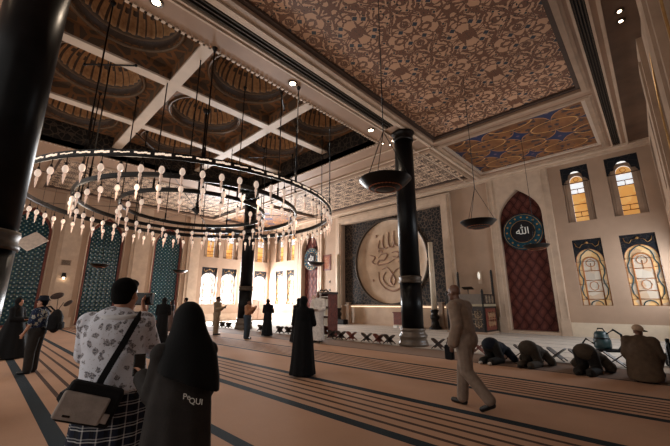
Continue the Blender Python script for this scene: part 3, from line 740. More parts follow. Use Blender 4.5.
# ------------------------------------------------------------------ fittings
e = empty('hanging_board', (-24., 1.64, 4.6)); tag(e, 'white tilted rectangular board hanging before the nearest teal arched panel', 'board')
rv, fv, uv = V((.06, .998, 0)), V((-.99, .06, .13)), V((.13, 0, .99))
e1 = rv*.79+uv*.66+fv*.4; e2 = rv*.57-uv*.41-fv*.45
M = mat4(e1.normalized(), e2.normalized(), e1.cross(e2).normalized(), (-24., 1.5, 4.7))
b = B(); b.add(bbox(-.55, .55, -.42, .42, -.03, .03, .012), 0, False, M); wput(b, 'panel', [plain('board_face', (214, 200, 188), .5)], e)
b = B()
for sx, sy in ((.45, -.35), (.45, .35)): p = M @ V((sx, sy, 0)); b.add(cyl(p, (p.x, p.y, ZC+(.14 if p.x > -26.2 else 0)), .008, None, 5))
wput(b, 'cable', [dark_m], e)
e = empty('wall_sconce', (XL+.17, 3.46, 2.9)); tag(e, 'small lit wall sconce on the pale pilaster between teal panels', 'wall lamp')
b = B(); b.add(box(XL+.17, XL+.21, 3.36, 3.56, 2.95, 3.3), 0, False); b.add(cyl((XL+.2, 3.46, 3.2), (XL+.3, 3.46, 3.1), .03)); b.add(lathe([(.05, 0), (.12, .08), (.12, .13), (.03, .16)], (XL+.3, 3.46, 3.0), 14)); wput(b, 'bracket', [dark_m], e)
b = B(); b.add(ell((XL+.3, 3.46, 2.98), (.06, .06, .07), n=10, m=7)); wput(b, 'bulb', [spot_m], e)
e = empty('wall_vent', (XL+.17, 3.46, 3.85)); tag(e, 'small square grille on the pilaster above the lit sconce', 'vent')
b = B(); b.add(box(XL+.17, XL+.19, 3.2, 3.72, 3.75, 4.1), 0, False); wput(b, 'plate', [stone2_m], e)
b = B()
for k in range(5): b.add(box(XL+.19, XL+.2, 3.24, 3.68, 3.79+.06*k, 3.82+.06*k), 0, False)
wput(b, 'slat', [dark_m], e)
e = empty('floor_stand', (-24.2, 3.15, 0)); tag(e, 'slim floor stand with two dark oval paddles before the sconce pilaster', 'stand')
b = B(); b.add(lathe([(.22, 0), (.22, .03), (.03, .06), (.02, .1)], n=18)); b.build('base', [dark_m], e)
b = B(); b.add(tube([(0, 0, .08), (0, 0, .9), (.03, .08, 1.2), (.02, .22, 1.5)], .018, 6)); b.add(tube([(0, 0, .9), (0, -.04, 1.25), (0, -.06, 1.75)], .016, 6)); b.build('pole', [dark_m], e)
for c, r, t in (((0, -.12, 1.85), (.04, .32, .17), .35), ((.02, .42, 1.45), (.04, .24, .12), .7)):
    ax = (V((1, 0, 0)), V((0, cos(t), sin(t))), V((0, -sin(t), cos(t)))); b = B(); b.add(ell(c, r, ax)); b.build('oval_paddle', [plain('paddle_brown', (52, 36, 30), .6)], e)
e = empty('picture_frame', (-19.0, YF, 4.6)); tag(e, 'small red-brown framed picture on wall right of the left niche', 'picture')
b = B(); b.add(plate(rect(-19.4, -18.55, 4.0, 5.25), [rect(-19.27, -18.68, 4.13, 5.12)], .05), 0, False, MF(.05)); wput(b, 'frame', [redwood_m], e)
b = B(); b.add(plate(rect(-19.28, -18.67, 4.12, 5.13), (), .02), 0, False, MF(.025)); wput(b, 'canvas', [m_floral('picture_print', (150, 96, 76), (186, 150, 120), (110, 60, 50), 5., .5)], e)
e = empty('wall_panel', (-18.75, YF, 2.6)); tag(e, 'pair of small dark wall switches below the framed picture', 'switch')
for z in (2.35, 3.0): b = B(); b.add(bbox(-18.72, -18.58, YF-.03, YF, z, z+.18, .01), 0, False); wput(b, 'switch_plate', [dark_m], e)
e = empty('wall_lantern', (-7.0, YF, 2.9)); tag(e, 'small clear glass wall lantern above the carved pulpit platform', 'wall lamp')
b = B(); b.add(box(-7.1, -6.9, YF-.03, YF, 2.5, 3.2), 0, False); b.add(cyl((-7.0, YF-.02, 2.7), (-7.0, YF-.16, 2.75), .02)); wput(b, 'back_plate', [stone_m], e)
b = B(); b.add(lathe([(.02, 2.72), (.06, 2.82), (.07, 3.0), (.04, 3.1), (.01, 3.14)], (-7.0, YF-.16, 0), 14)); wput(b, 'glass_shade', [m_bulb('lantern_glass', (236, 228, 214), .5)], e)

# tall candle lamps either side of the mihrab
for x, s in ((-17.2, 'left'), (-9.55, 'right')):
    e = empty('candle_column', (x, 18.4, 0)); tag(e, 'tall white tapering candle column on dark stand at the %s of the great disc' % s, 'candle', 'candle columns beside the mihrab')
    b = B(); b.add(lathe([(.36, 0), (.36, .1), (.24, .2), (.2, .5), (.26, .6), (.26, .75), (.17, .85), (.22, .98), (.25, 1.04), (.2, 1.1)], n=24)); b.build('stand', [dark_m], e)
    b = B(); b.add(lathe([(.17, 1.1), (.15, 3.2), (.165, 3.22), (.15, 3.26), (.135, 5.05), (0, 5.05)], n=24)); b.build('candle_shaft', [cream_m], e)
# platform with lectern
e = empty('pulpit_platform', (-7.55, 18., 0)); tag(e, 'carved dark wooden pulpit platform with railing left of the right niche', 'pulpit')
x0, x1, y0, y1 = -8.1, -6.22, 17.0, 18.62
b = B(); b.add(bbox(x0, x1, y0, y1, .08, 1.3, .02), 0, False); b.build('body', [darkwood_m], e, (0, 0, 0)); o = e.children[-1]; o.matrix_parent_inverse = Matrix.Translation(-e.location)
b = B(); b.add(bbox(x0-.06, x1+.06, y0-.06, y1+.02, 0, .1, .01), 0, False); wput(b, 'plinth', [stone2_m], e)
b = B(); b.add(bbox(x0-.03, x1+.03, y0-.03, y1+.02, 1.3, 1.42, .01), 0, False); wput(b, 'pale_band', [plain('band_grey_gold', (150, 136, 112), .45)], e)
def lattice(M, w, h, m=gold_m, nm='carved_lattice'):
    b = B()
    for i in range(3):
        for j in range(2):
            c = V(((i-1)*w/3, (j-.5)*h/2, 0)); r = min(w/3, h/2)*.46
            for t in (0, pi/4): b.add(tube([M @ (c+V((r*cos(t+pi/4+pi/2*k), r*sin(t+pi/4+pi/2*k), 0))) for k in range(4)], .022, 5, True))
            b.add(tube([M @ (c+V((r*.4*cos(pi/4*k), r*.4*sin(pi/4*k), 0))) for k in range(8)], .01, 5, True))
    b.add(box(-w/2, w/2, -.012, .012, -.008, .004), 0, False, M)
    for i in range(3): b.add(box((i-1)*w/3-.01, (i-1)*w/3+.01, -h/2, h/2, -.008, .004), 0, False, M)
    wput(b, nm, [m], e)
lattice(mat4((1, 0, 0), (0, 0, 1), (0, -1, 0), ((x0+x1)/2+.2, y0-.012, .7)), 1.25, .9, plain('lattice_tan', (158, 132, 104), .5))
b = B(); b.add(bbox(x1, x1+.03, y0+.1, y1-.15, .18, 1.2, .008), 0, False); wput(b, 'red_side_panel', [redwood_m], e)
lattice(mat4((0, 1, 0), (0, 0, 1), (1, 0, 0), (x1+.04, (y0+y1)/2, .7)), 1.0, .8, plain('lattice_tan_side', (168, 130, 96), .5))
b = B(); b.add(box(x0, x1-.0, y0, y0+.05, 1.42, 1.9), 0, False); wput(b, 'front_rail', [plain('rail_grey_brown', (104, 92, 82), .5)], e)
b = B(); b.add(box(x1-.05, x1, y0+.05, y1, 1.42, 1.9), 0, False); wput(b, 'side_rail', [darkwood_m], e)
lattice(mat4((0, 1, 0), (0, 0, 1), (1, 0, 0), (x1+.01, (y0+y1)/2, 1.66)), 1.2, .4, plain('lattice_pale', (150, 130, 108), .5), 'rail_pattern')
for x, y, z in ((x1-.03, y0+.02, 2.05), (x1-.03, y1-.05, 3.1), (x0+.03, y0+.03, 2.0), (x0+.03, y1-.05, 3.1)):
    b = B(); b.add(bbox(x-.05, x+.05, y-.05, y+.05, 0.1, z, .01), 0, False); b.add(ell((x, y, z+.03), (.05, .05, .06), n=8, m=6)); wput(b, 'post', [dark_m], e)
e = empty('music_stand', (-7.25, 17.8, 1.426)); tag(e, 'small black lectern stand on top of the carved pulpit platform', 'lectern')
b = B(); b.add(cyl((0, 0, 0), (0, 0, .78), .025)); b.add(lathe([(.16, 0), (.16, .02), (.03, .05)], n=14)); b.build('pole', [dark_m], e)
b = B(); b.add(bbox(-.27, .27, -.15, .15, -.015, .015, .006), 0, False, Matrix.Translation((0, 0, .8)) @ Matrix.Rotation(radians(-22), 4, 'X')); b.build('desk', [dark_m], e)
# bookcase
e = empty('bookcase', (-11.0, 11.1, 0)); tag(e, 'tall red-brown bookcase with white shelves beside the man in white robe', 'bookcase')
for x in (-.3, .27): b = B(); b.add(bbox(x, x+.04, -.3, .3, 0, 1.85, .008), 0, False); b.build('side_panel', [redwood_m], e)
b = B(); b.add(box(-.26, .27, .26, .3, .0, 1.8), 0, False); b.build('back_panel', [cream_m], e)
for z in (.05, .48, .9, 1.32, 1.72): b = B(); b.add(box(-.26, .27, -.28, .26, z, z+.035), 0, False); b.build('shelf', [white_m], e)
b = B(); b.add(bbox(-.34, .34, -.34, .32, 1.85, 1.95, .015), 0, False); b.add(tube([(-.3, -.3, 1.95), (-.15, -.3, 2.06), (0, -.3, 2.0), (.15, -.3, 2.06), (.3, -.3, 1.95)], .04, 8)); b.build('crown', [darkwood_m], e)
b = B()
for i in range(5):
    for j in range(2):
        c = V((.315, -.14+.28*j, .25+.36*i)); b.add(tube([c+V((0, .1*cos(pi/2*k), .14*sin(pi/2*k))) for k in range(4)], .012, 5, True))
b.build('carved_lattice', [plain('carved_red_brown', (136, 66, 48), .5)], e)
random.seed(3)
for z, nm in ((.515, 'lowest'), (.935, 'middle'), (1.355, 'top')):
    for i in range(5):
        k = empty('book', (-11.0-.2+.1*i, 11.0, z+.004)); h = .25+.07*random.random()
        tag(k, 'pale book on the %s filled shelf of the red-brown bookcase, %s from the left' % (nm, ['first', 'second', 'third', 'fourth', 'fifth'][i]), 'book', 'books in the bookcase')
        b = B(); b.add(bbox(-.035, .035, -.12, .12, 0, h, .006), 0, False); b.build('cover', [white_m if (i+int(z*10)) % 3 else cream_m], k)
        b = B(); b.add(box(-.026, .026, -.115, .122, .006, h+.002), 0, False); b.build('pages', [cream_m], k)
# red low chest in front of the ledge
e = empty('low_chest', (-11.35, 18.2, 0)); tag(e, 'low red-brown wooden chest before the mihrab ledge, partly behind the column', 'chest')
b = B(); b.add(bbox(-.72, .72, -.3, .3, .06, .86, .015), 0, False); b.build('body', [redwood_m], e)
b = B(); b.add(bbox(-.76, .76, -.34, .34, .86, .93, .01), 0, False); b.build('top', [redwood_m], e)
b = B(); b.add(box(-.66, .66, -.26, .26, 0, .06), 0, False); b.build('plinth', [dark_m], e)
for i in range(2):
    k = empty('shoe_box', (-11.75+.36*i, 17.7, 0)); tag(k, 'small white box on the floor before the red chest, %s of two' % ['left', 'right'][i], 'box', 'white boxes')
    b = B(); b.add(bbox(-.14, .14, -.1, .1, 0, .17, .01), 0, False); b.build('body', [white_m], k); b = B(); b.add(bbox(-.15, .15, -.11, .11, .13, .18, .008), 0, False); b.build('lid', [cream_m], k)
# dark speaker cabinets beside the left candle
e = empty('floor_speaker', (-16.5, 17.9, 0)); tag(e, 'low black box at foot of the left candle column', 'speaker')
b = B(); b.add(bbox(-.5, .5, -.22, .22, .03, .34, .02), 0, False); b.build('cabinet', [black_m], e)
b = B(); b.add(box(-.44, .44, -.235, -.22, .07, .3), 0, False); b.build('grille', [dark_m], e)
for x in (-.42, .42): b = B(); b.add(cyl((x, 0, 0), (x, 0, .04), .04)); b.build('foot', [dark_m], e)
e = empty('cabinet', (-25.6, 16.9, 0)); tag(e, 'plain brown wooden cabinet against the left wall, between the column and the woman in black', 'cabinet')
b = B(); b.add(bbox(-.3, .3, -.7, .7, .06, 1.75, .01), 0, False); b.build('body', [plain('brown_cabinet_wood', (134, 106, 86), .5)], e)
for y in (-.35, .35):
    b = B(); b.add(bbox(.3, .325, y-.33, y+.33, .12, 1.68, .006), 0, False); d = b.build('door', [plain('brown_cabinet_door_%d' % (y > 0), (146, 116, 94), .5)], e)
    b = B(); b.add(cyl((.335, y-.25*(1 if y > 0 else -1), .85), (.335, y-.25*(1 if y > 0 else -1), 1.0), .012)); b.build('handle', [dark_m], d)
b = B(); b.add(box(-.28, .28, -.66, .66, 0, .06), 0, False); b.build('plinth', [dark_m], e)
# vacuum cleaner
e = empty('vacuum_cleaner', (-1.53, 13.9, 0), .2); tag(e, 'dark teal canister vacuum cleaner with looped hose on pale carpet', 'vacuum cleaner')
b = B(); b.add(lathe([(.2, .08), (.23, .12), (.23, .34), (.2, .38), (.19, .5), (.15, .58), (.05, .6)], n=24)); b.build('tank', [teal_plastic_m], e)
b = B(); b.add(lathe([(.21, .36), (.22, .38), (.2, .41)], n=24)); b.add(tube([(-.12, 0, .56), (-.06, 0, .68), (.06, 0, .68), (.12, 0, .56)], .02, 8)); b.build('lid_handle', [black_m], e)
b = B(); b.add(tube([(.1, -.1, .5), (.3, -.16, .66), (.48, -.14, .52), (.5, -.12, .25), (.36, -.18, .06), (.1, -.3, .04), (-.2, -.3, .04)], .035, 8)); b.add(tube([(-.2, -.05, .2), (-.42, -.12, .36), (-.52, -.14, .22), (-.4, -.16, .06), (-.2, -.3, .04)], .032, 8)); b.build('hose', [black_m], e)
b = B(); b.add(bbox(.1, .55, -.2, .0, 0.0, .09, .02), 0, False); b.build('floor_nozzle', [black_m], e)
for a in range(4): b = B(); x, y = .17*cos(a*pi/2+.7), .17*sin(a*pi/2+.7); b.add(cyl((x-.02, y, .04), (x+.02, y, .04), .04)); b.build('wheel', [dark_m], e)
b = B(); b.add(lathe([(0, .04), (.19, .04), (.19, .1), (0, .1)], n=20)); b.build('chassis', [dark_m], e)
# ------------------------------------------------------------------ quran stands
rehal_mats = [darkwood_m, redwood_m, darkwood_m]
def rehal_proto(m):
    e = empty('quran_stand', (0, 0, 0))
    for s in (-1, 1):
        b = B(); M = Matrix.Translation((0, 0, .17)) @ Matrix.Rotation(s*radians(52), 4, 'Y')
        pts = [(-.13, -.24), (-.09, -.24), (-.09, -.15), (.09, -.15), (.09, -.24), (.13, -.24), (.13, .2), (.1, .25), (0, .27), (-.1, .25), (-.13, .2)]
        b.add(plate(pts, (), .022), 0, False, M @ mat4((0, 1, 0), (0, 0, 1), (1, 0, 0), (.011, 0, 0))); b.build('leg_board', [m], e)
    return e
protos = [rehal_proto(darkwood_m), rehal_proto(redwood_m)]
used = [False, False]
RH = [(-20.6, 0, 'leftmost of the row, left of the man reading in khaki'), (-19.75, 0, 'just right of the man reading in khaki'), (-18.95, 0, 'close to the far column base on its left'),
      (-16.9, 0, 'just right of the far column base'), (-15.6, 0, 'left of the lone woman in black, first of two'), (-15.05, 0, 'left of the lone woman in black, second of two'), (-13.9, 0, 'right of the lone woman in black, first of two'), (-13.3, 0, 'right of the lone woman in black, second of two'),
      (-10.33, 0, 'at foot of the red-brown bookcase'), (-9.78, 0, 'second right of the bookcase'), (-9.25, 1, 'third right of the bookcase, reddish'), (-8.45, 0, 'fourth right of the bookcase, standing alone'), (-7.86, 1, 'fifth right of the bookcase, reddish, left of the column'), (-7.42, 0, 'nearest left of the right column base'),
      (-5.48, 0, 'right of the column base, left of the walking man'), (-4.15, 1, 'right of the walking man, reddish'), (-2.98, 0, 'between the first and second bowing worshippers'), (-2.16, 0, 'right of the second bowing worshipper'), (-1.68, 0, 'left of the third bowing worshipper'), (-.98, 0, 'between the third bowing worshipper and the seated man')]
for i, (x, k, lab) in enumerate(RH):
    p = protos[k]
    if not used[k]: o = p; used[k] = True
    else: o = copy_tree(p)
    o.location = (x, 10.62+.03*((i*5) % 3), 0); o.rotation_euler = (0, 0, radians((i*37) % 17-8))
    tag(o, 'X-shaped wooden Quran stand ' + lab, 'book stand', 'quran stands along the carpet edge')
# ------------------------------------------------------------------ people
STAND = dict(pel=(0, 0, .95), che=(0, 0, 1.3), nek=(0, -.01, 1.46), hed=(0, .01, 1.62), shL=(-.185, 0, 1.41), shR=(.185, 0, 1.41), elL=(-.25, -.03, 1.14), elR=(.25, -.03, 1.14), wrL=(-.26, .05, .89), wrR=(.26, .05, .89),
             hiL=(-.09, 0, .92), hiR=(.09, 0, .92), knL=(-.1, .02, .5), knR=(.1, .02, .5), anL=(-.1, 0, .09), anR=(.1, 0, .09), toL=(-.11, .16, .035), toR=(.11, .16, .035))
SUJUD = dict(pel=(0, -.02, .44), che=(0, .34, .33), nek=(0, .49, .19), hed=(0, .6, .13), shL=(-.17, .44, .27), shR=(.17, .44, .27), elL=(-.31, .42, .13), elR=(.31, .42, .13), wrL=(-.25, .66, .04), wrR=(.25, .66, .04),
             hiL=(-.1, -.04, .42), hiR=(.1, -.04, .42), knL=(-.13, .16, .075), knR=(.13, .16, .075), anL=(-.11, -.3, .07), anR=(.11, -.3, .07), toL=(-.11, -.42, .04), toR=(.11, -.42, .04), hp=-115)
SITK = dict(pel=(0, -.12, .3), che=(0, -.03, .64), nek=(0, 0, .81), hed=(.0, .05, .95), shL=(-.19, -.02, .75), shR=(.19, -.02, .75), elL=(-.29, -.02, .46), elR=(.29, -.02, .46), wrL=(-.17, .22, .29), wrR=(.17, .22, .29),
            hiL=(-.11, -.12, .26), hiR=(.11, -.12, .26), knL=(-.19, .3, .1), knR=(.19, .3, .1), anL=(-.13, -.22, .07), anR=(.13, -.22, .07), toL=(-.12, -.34, .035), toR=(.12, -.34, .035), hp=-15)
def RM(yaw, pitch): return Matrix.Rotation(radians(yaw), 3, 'Z') @ Matrix.Rotation(radians(pitch), 3, 'X')
def torso(b, J, g, S, belly=1.):
    up = (J['che']-J['pel']).normalized(); sd = (J['shR']-J['shL']).normalized(); sd = (sd-up*sd.dot(up)).normalized(); fr = up.cross(sd).normalized()
    ax = (sd, fr, up); P, C = J['pel'], J['che']; k = S/1.
    b.add(ell(P, ((.165+g)*k, (.12+g)*k, (.14+g)*k), ax)); b.add(ell(P.lerp(C, .45)+fr*.01, ((.15+g)*k*belly, (.115+g)*k*belly, (.2+g)*k), ax)); b.add(ell(C, ((.175+g)*k, (.115+g)*k, (.2+g)*k), ax))
    b.add(capsule(J['shL'], J['shR'], (.062+g)*k, (.062+g)*k)); b.add(capsule(J['nek']-up*.06*k, J['nek'], (.075+g*.6)*k, (.055+g*.3)*k)); return ax
def arm(b, J, s, g, S, upto=2.):
    a, e, w = J['sh'+s], J['el'+s], J['wr'+s]
    b.add(capsule(a, e if upto > 1 else a.lerp(e, upto), (.056+g)*S, (.044+g)*S))
    if upto > 1: b.add(capsule(e, w if upto >= 2 else e.lerp(w, upto-1), (.044+g)*S, (.031+g*1.2)*S))
def leg(b, J, s, g, S, low=1.):
    a, k, n = J['hi'+s], J['kn'+s], J['an'+s]
    b.add(capsule(a, k, (.088+g)*S, (.058+g)*S)); b.add(capsule(k, k.lerp(n, low), (.058+g)*S, (.042+g*1.1)*S))
def foot(b, J, s, g, S):
    a, t = J['an'+s], J['to'+s]; d = (t-a); h = V((a.x, a.y, max(.035*S, a.z-.05*S))); bk = V((d.x, d.y, 0)); bk = bk.normalized() if bk.length > 1e-4 else V((0, 1, 0))
    b.add(capsule(h-bk*.03*S, t, (.038+g)*S, (.032+g)*S)); b.add(capsule(a, h, (.04+g)*S, (.04+g)*S))
def hand(b, J, s, S):
    e, w = J['el'+s], J['wr'+s]; d = (w-e).normalized(); y = V((0, 1, 0)); sd = y-d*y.dot(d)
    if sd.length < .3: x = V((1 if s == 'L' else -1, 0, 0)); sd = x-d*x.dot(d)
    sd.normalize(); nr = d.cross(sd)*(1 if s == 'L' else -1); nr.normalize()
    b.add(ell(w+d*.045*S, (.04*S, .056*S, .017*S), (sd, d, nr), 12, 8)); b.add(capsule(w-d*.02*S, w+d*.03*S, .03*S, .026*S, 8))
    for i, L in enumerate((.034, .042, .04, .03)):
        p = w+(d*.085+sd*(.028-.0187*i))*S; q = p+(d*L+nr*.008)*S; r = q+(d*L*.6-nr*(-.022))*S
        b.add(capsule(p, q, .0095*S, .009*S, 7)); b.add(capsule(q, r, .009*S, .0075*S, 7))
    p = w+(d*.02+sd*.03)*S; q = p+(d*.035+sd*.024)*S; b.add(capsule(p, q, .012*S, .0105*S, 7)); b.add(capsule(q, q+(d*.03+sd*.004+nr*.01)*S, .0105*S, .008*S, 7))
def headp(b, c, R, S):
    def P(x, y, z): return c+R @ V((x, y, z))*S
    ax = tuple(R.col[i] for i in range(3))
    for o, r in (((0, -.012, .03), (.076, .096, .092)), ((0, .022, -.04), (.06, .07, .082)), ((0, .078, .028), (.048, .018, .013)), ((-.078, -.008, -.008), (.011, .022, .034)), ((.078, -.008, -.008), (.011, .022, .034)), ((0, .086, -.066), (.025, .012, .009)), ((0, .07, -.102), (.026, .022, .02)), ((-.035, .06, -.025), (.025, .022, .022)), ((.035, .06, -.025), (.025, .022, .022))):
        b.add(ell(P(*o), tuple(q*S for q in r), ax, 14, 9))
    b.add(capsule(P(0, .09, .015), P(0, .112, -.03), .009*S, .016*S, 8))
def rings(spec, n=40, k=0, amp=0., ph=0.):
    R = []
    for s in spec:
        z, rx, ry = s[:3]; cx, cy = (s[3], s[4]) if len(s) > 4 else (0, 0); a = amp*(1-min(1, max(0, z/1.4)))
        R.append([(cx+rx*cos(2*pi*i/n)*(1+a*sin(k*2*pi*i/n+ph)), cy+ry*sin(2*pi*i/n)*(1+a*sin(k*2*pi*i/n+ph)), z) for i in range(n)])
    return loft(R)
def human(label, loc, face, h, J=None, skin=skin_m, hy=0., hp=None, vox=.016, shirt=None, trousers=None, shoes=shoe_m, robe=None, scarf=None, hair=True, belly=1., sleeve=2., cat='person', base=STAND, group=None, g=.016, tg=.022, socks=None, feet=True, hem=None):
    S = h/1.75; D = dict(base); D.update(J or {}); hp0 = D.pop('hp', 0) if hp is None else hp; D.pop('hp', None)
    J = {k: V(v)*S for k, v in D.items()}
    R = RM(hy, hp0); b = B(); torso(b, J, 0, S, 1.)
    hc = J['hed']; headp(b, hc, R, S); b.add(capsule(J['nek']-(hc-J['nek'])*.2, hc-R @ V((0, .02, .03))*S, .056*S, .052*S))
    for s in 'LR': arm(b, J, s, 0, S); hand(b, J, s, S); leg(b, J, s, 0, S); foot(b, J, s, 0, S)
    me = organic(b, vox, 3)
    rz = atan2(face[1], face[0])-pi/2
    o = put('person', me, skin, None, loc); o.rotation_euler = (0, 0, rz); tag(o, label, cat, group)
    b = B()
    for s in (-1, 1): b.add(ell(hc+R @ V((s*.03, .083, .004))*S, (.012*S, .008*S, .007*S), tuple(R.col[i] for i in range(3)), 8, 6))
    b.build('eyes', [eye_m], o)
    def cl(fn, name, m, v=None):
        b = B(); fn(b); return put(name, organic(b, v or max(vox, .012), 4), m, o)
    if trousers: cl(lambda b: [b.add(ell(J['pel'], (.168*S+tg, .13*S+tg, .13*S+tg)))]+[leg(b, J, s, tg/S, S, .97) for s in 'LR'], 'trousers', trousers)
    if shirt:
        def f(b):
            torso(b, J, g/S, S, belly)
            for s in 'LR': arm(b, J, s, g/S*1.1, S, sleeve)
            if base is SUJUD:
                for q in (-.1, .1): b.add(capsule(J['che'].lerp(J['pel'], .25)+V((q, 0, -.04)), V((q, .2*S, .12*S)), .12*S, .08*S))
            if hem: b.add(rings([tuple(q*S for q in r) for r in hem]))
        cl(f, 'shirt', shirt)
    if shoes and feet:
        for s in 'LR': cl(lambda b: foot(b, J, s, .009, S), 'shoe', shoes, .012)
    if socks:
        for s in 'LR': cl(lambda b: foot(b, J, s, .006, S), 'sock', socks, .012)
    if robe:
        def f(b):
            torso(b, J, g/S, S)
            b.add(rings([tuple(q*S for q in r) for r in robe[1]], 64, 9, .05, .3))
            for s in 'LR':
                a, e, w = J['sh'+s], J['el'+s], J['wr'+s]; b.add(capsule(a, e, .075*S, .07*S)); b.add(capsule(e, e.lerp(w, .92), .068*S, .075*S))
        cl(f, 'robe', robe[0])
    if scarf:
        ax = tuple(R.col[i] for i in range(3))
        def f(b):
            b.add(ell(hc+R @ V((0, -.024, .026))*S, (.098*S, .106*S, .116*S), ax)); b.add(capsule(hc+R @ V((0, -.03, -.06))*S, J['nek']+V((0, .0, -.02))*S, .082*S, .1*S))
            b.add(ell(J['nek']+V((0, -.005, -.08))*S, (.2*S, .135*S, .14*S))); b.add(ell(J['che']+V((0, -.02, -.06))*S, (.195*S, .135*S, .22*S)))
        cl(f, 'head_scarf', scarf)
    elif hair:
        ax = tuple(R.col[i] for i in range(3))
        def f(b):
            b.add(ell(hc+R @ V((0, -.03, .045))*S, (.088*S, .094*S, .09*S), ax)); b.add(ell(hc+R @ V((0, -.05, -.01))*S, (.078*S, .062*S, .075*S), ax)); b.add(ell(hc+R @ V((0, .03, .085))*S, (.068*S, .055*S, .04*S), ax))
        cl(f, 'hair', hair if hair is not True else hair_m, .01)
    return o, J, S, R
ABAYA = [(.025, .27, .24), (.3, .24, .21), (.7, .21, .17), (1.05, .19, .14), (1.3, .17, .12), (1.4, .12, .09)]
WIDE = [(.025, .34, .34), (.3, .3, .28), (.7, .25, .22), (1.05, .21, .17), (1.3, .18, .13), (1.4, .12, .09)]
THOBE = [(.06, .22, .2), (.5, .2, .16), (.95, .185, .14), (1.25, .18, .125), (1.4, .12, .09)]
CLASP = dict(elL=(-.24, .06, 1.12), elR=(.24, .06, 1.12), wrL=(-.08, .24, 1.1), wrR=(.08, .24, 1.1))
READ = dict(elL=(-.22, .05, 1.13), elR=(.22, .05, 1.13), wrL=(-.06, .28, 1.22), wrR=(.08, .28, 1.22), hed=(0, .04, 1.61))
DUA = dict(elL=(-.22, .1, 1.15), elR=(.22, .1, 1.15), wrL=(-.11, .3, 1.36), wrR=(.11, .3, 1.36))

# -- walking man
o, J, S, R = human('bald man in beige shirt and trousers walking left across the carpet', (-2.22, 5.2, 0), (-1, .08), 1.76,
    dict(pel=(0, 0, .94), che=(0, .05, 1.3), nek=(0, .08, 1.47), hed=(0, .13, 1.63), shL=(-.185, .05, 1.41), shR=(.185, .05, 1.41), elL=(-.24, -.0, 1.14), wrL=(-.24, .08, .9), elR=(.25, .12, 1.14), wrR=(.22, .3, .98),
         hiL=(-.09, 0, .92), hiR=(.09, 0, .92), knR=(.09, .13, .5), anR=(.08, .17, .09), toR=(.09, .33, .035), knL=(-.09, -.02, .5), anL=(-.09, -.32, .17), toL=(-.09, -.2, .04)),
    skin=skin_dark_m, vox=.012, shirt=beige_m, trousers=beige2_m, hair=False, g=.042, tg=.042, hp=-4, belly=1.08)
e = empty('pouch', (0, 0, 0)); e.location = (-2.62, 5.46, .58); tag(e, 'small black pouch hanging from hand of the walking man in beige', 'bag')
b = B(); b.add(bbox(-.07, .07, -.05, .05, 0, .23, .025), 0, False); b.build('body', [bag_black_m], e); b = B(); b.add(tube([(-.05, 0, .22), (-.02, 0, .3), (.04, 0, .3), (.05, 0, .22)], .008, 6)); b.build('strap', [bag_black_m], e)

# -- photographer
PF = (-.89, .45)
o, J, S, R = human('man in white floral shirt and navy plaid sarong seen from behind taking a photo', (-2.83, .71, 0), PF, 1.67,
    dict(pel=(.035, 0, .95), hed=(.03, .05, 1.61), nek=(.01, .0, 1.46), shL=(-.165, .03, 1.4), shR=(.17, .02, 1.4), elL=(-.2, .14, 1.17), wrL=(-.02, .3, 1.42), elR=(.23, .17, 1.2), wrR=(.14, .25, 1.46)), vox=.009, hy=-22,
    shirt=floral_m, sleeve=.95, g=.03, belly=1.12, shoes=darkwood_m, hem=[(.945, .225, .172, .045, 0), (1.05, .212, .158, .035, 0), (1.2, .2, .145, .015, 0)])
b = B(); spec = [(.1, .27, .24, .06, 0), (.4, .255, .22, .06, 0), (.75, .235, .185, .055, 0), (.9, .215, .162, .05, 0), (.97, .195, .145, .045, 0)]
b.add(rings([tuple(q*S for q in r) for r in spec], 96, 14, .05)); put('sarong', organic(b, .01, 2), plaid_m, o)
b = B(); b.add(tube([(.11*cos(a)+.01, .085*sin(a)-.01, 1.385+.01*sin(a)) for a in [2*pi*i/20 for i in range(20)]], .022, 8, True)); b.build('collar', [plain('white_collar_cotton', (214, 214, 218), .8)], o)
rzP = atan2(PF[1], PF[0])-pi/2
def at(o, p): return Matrix.Translation(o.location) @ Matrix.Rotation(o.rotation_euler[2], 4, 'Z') @ V(p)
e = empty('camera', at(o, (.1, .34, 1.46)), rzP-.2); tag(e, 'black compact camera raised in front of face by the man in floral shirt', 'camera')
b = B(); b.add(bbox(-.07, .07, -.03, .03, 0, .1, .012), 0, False); b.add(bbox(.03, .065, -.045, -.02, .02, .08, .008), 0, False); b.build('body', [phone_m], e)
b = B(); b.add(cyl((-.01, .03, .05), (-.01, .1, .05), .04, .045, 20)); b.build('lens', [black_m], e)
e = empty('shoulder_bag', at(o, (-.085, -.25, .715)), rzP); tag(e, 'grey and black messenger bag slung at hip of the man in floral shirt', 'bag')
T = Matrix.Translation((.03, 0, .06)) @ Matrix.Rotation(radians(20), 4, 'Y') @ Matrix.Rotation(radians(14), 4, 'Z')
b = B(); b.add(bbox(-.15, .15, -.045, .045, 0, .225, .025), 0, False, T); b.build('body', [bag_black_m], e)
b = B(); b.add(bbox(-.158, .09, -.06, -.035, .02, .175, .012), 0, False, T); b.build('flap', [bag_grey_m], e)
b = B(); b.add(bbox(.05, .125, -.054, -.042, .035, .09, .005), 0, False, T); b.build('pocket', [bag_grey_m], e)
b = B(); b.add(bbox(-.11, -.07, -.064, -.056, .04, .052, .003), 0, False, T); b.build('badge', [phone_m], e)
pa = [(.01, -.205, 1.0), (.05, -.19, 1.1), (.1, -.17, 1.22), (.14, -.125, 1.34), (.155, -.02, 1.405), (.13, .09, 1.37), (.04, .16, 1.2), (-.08, .18, 1.02), (-.2, .12, .9)]
pa = [(.0, -.25, .86), (.0, -.225, .93)] + pa + [(-.22, -.02, .92), (-.2, -.2, .93), (-.16, -.24, .9)]
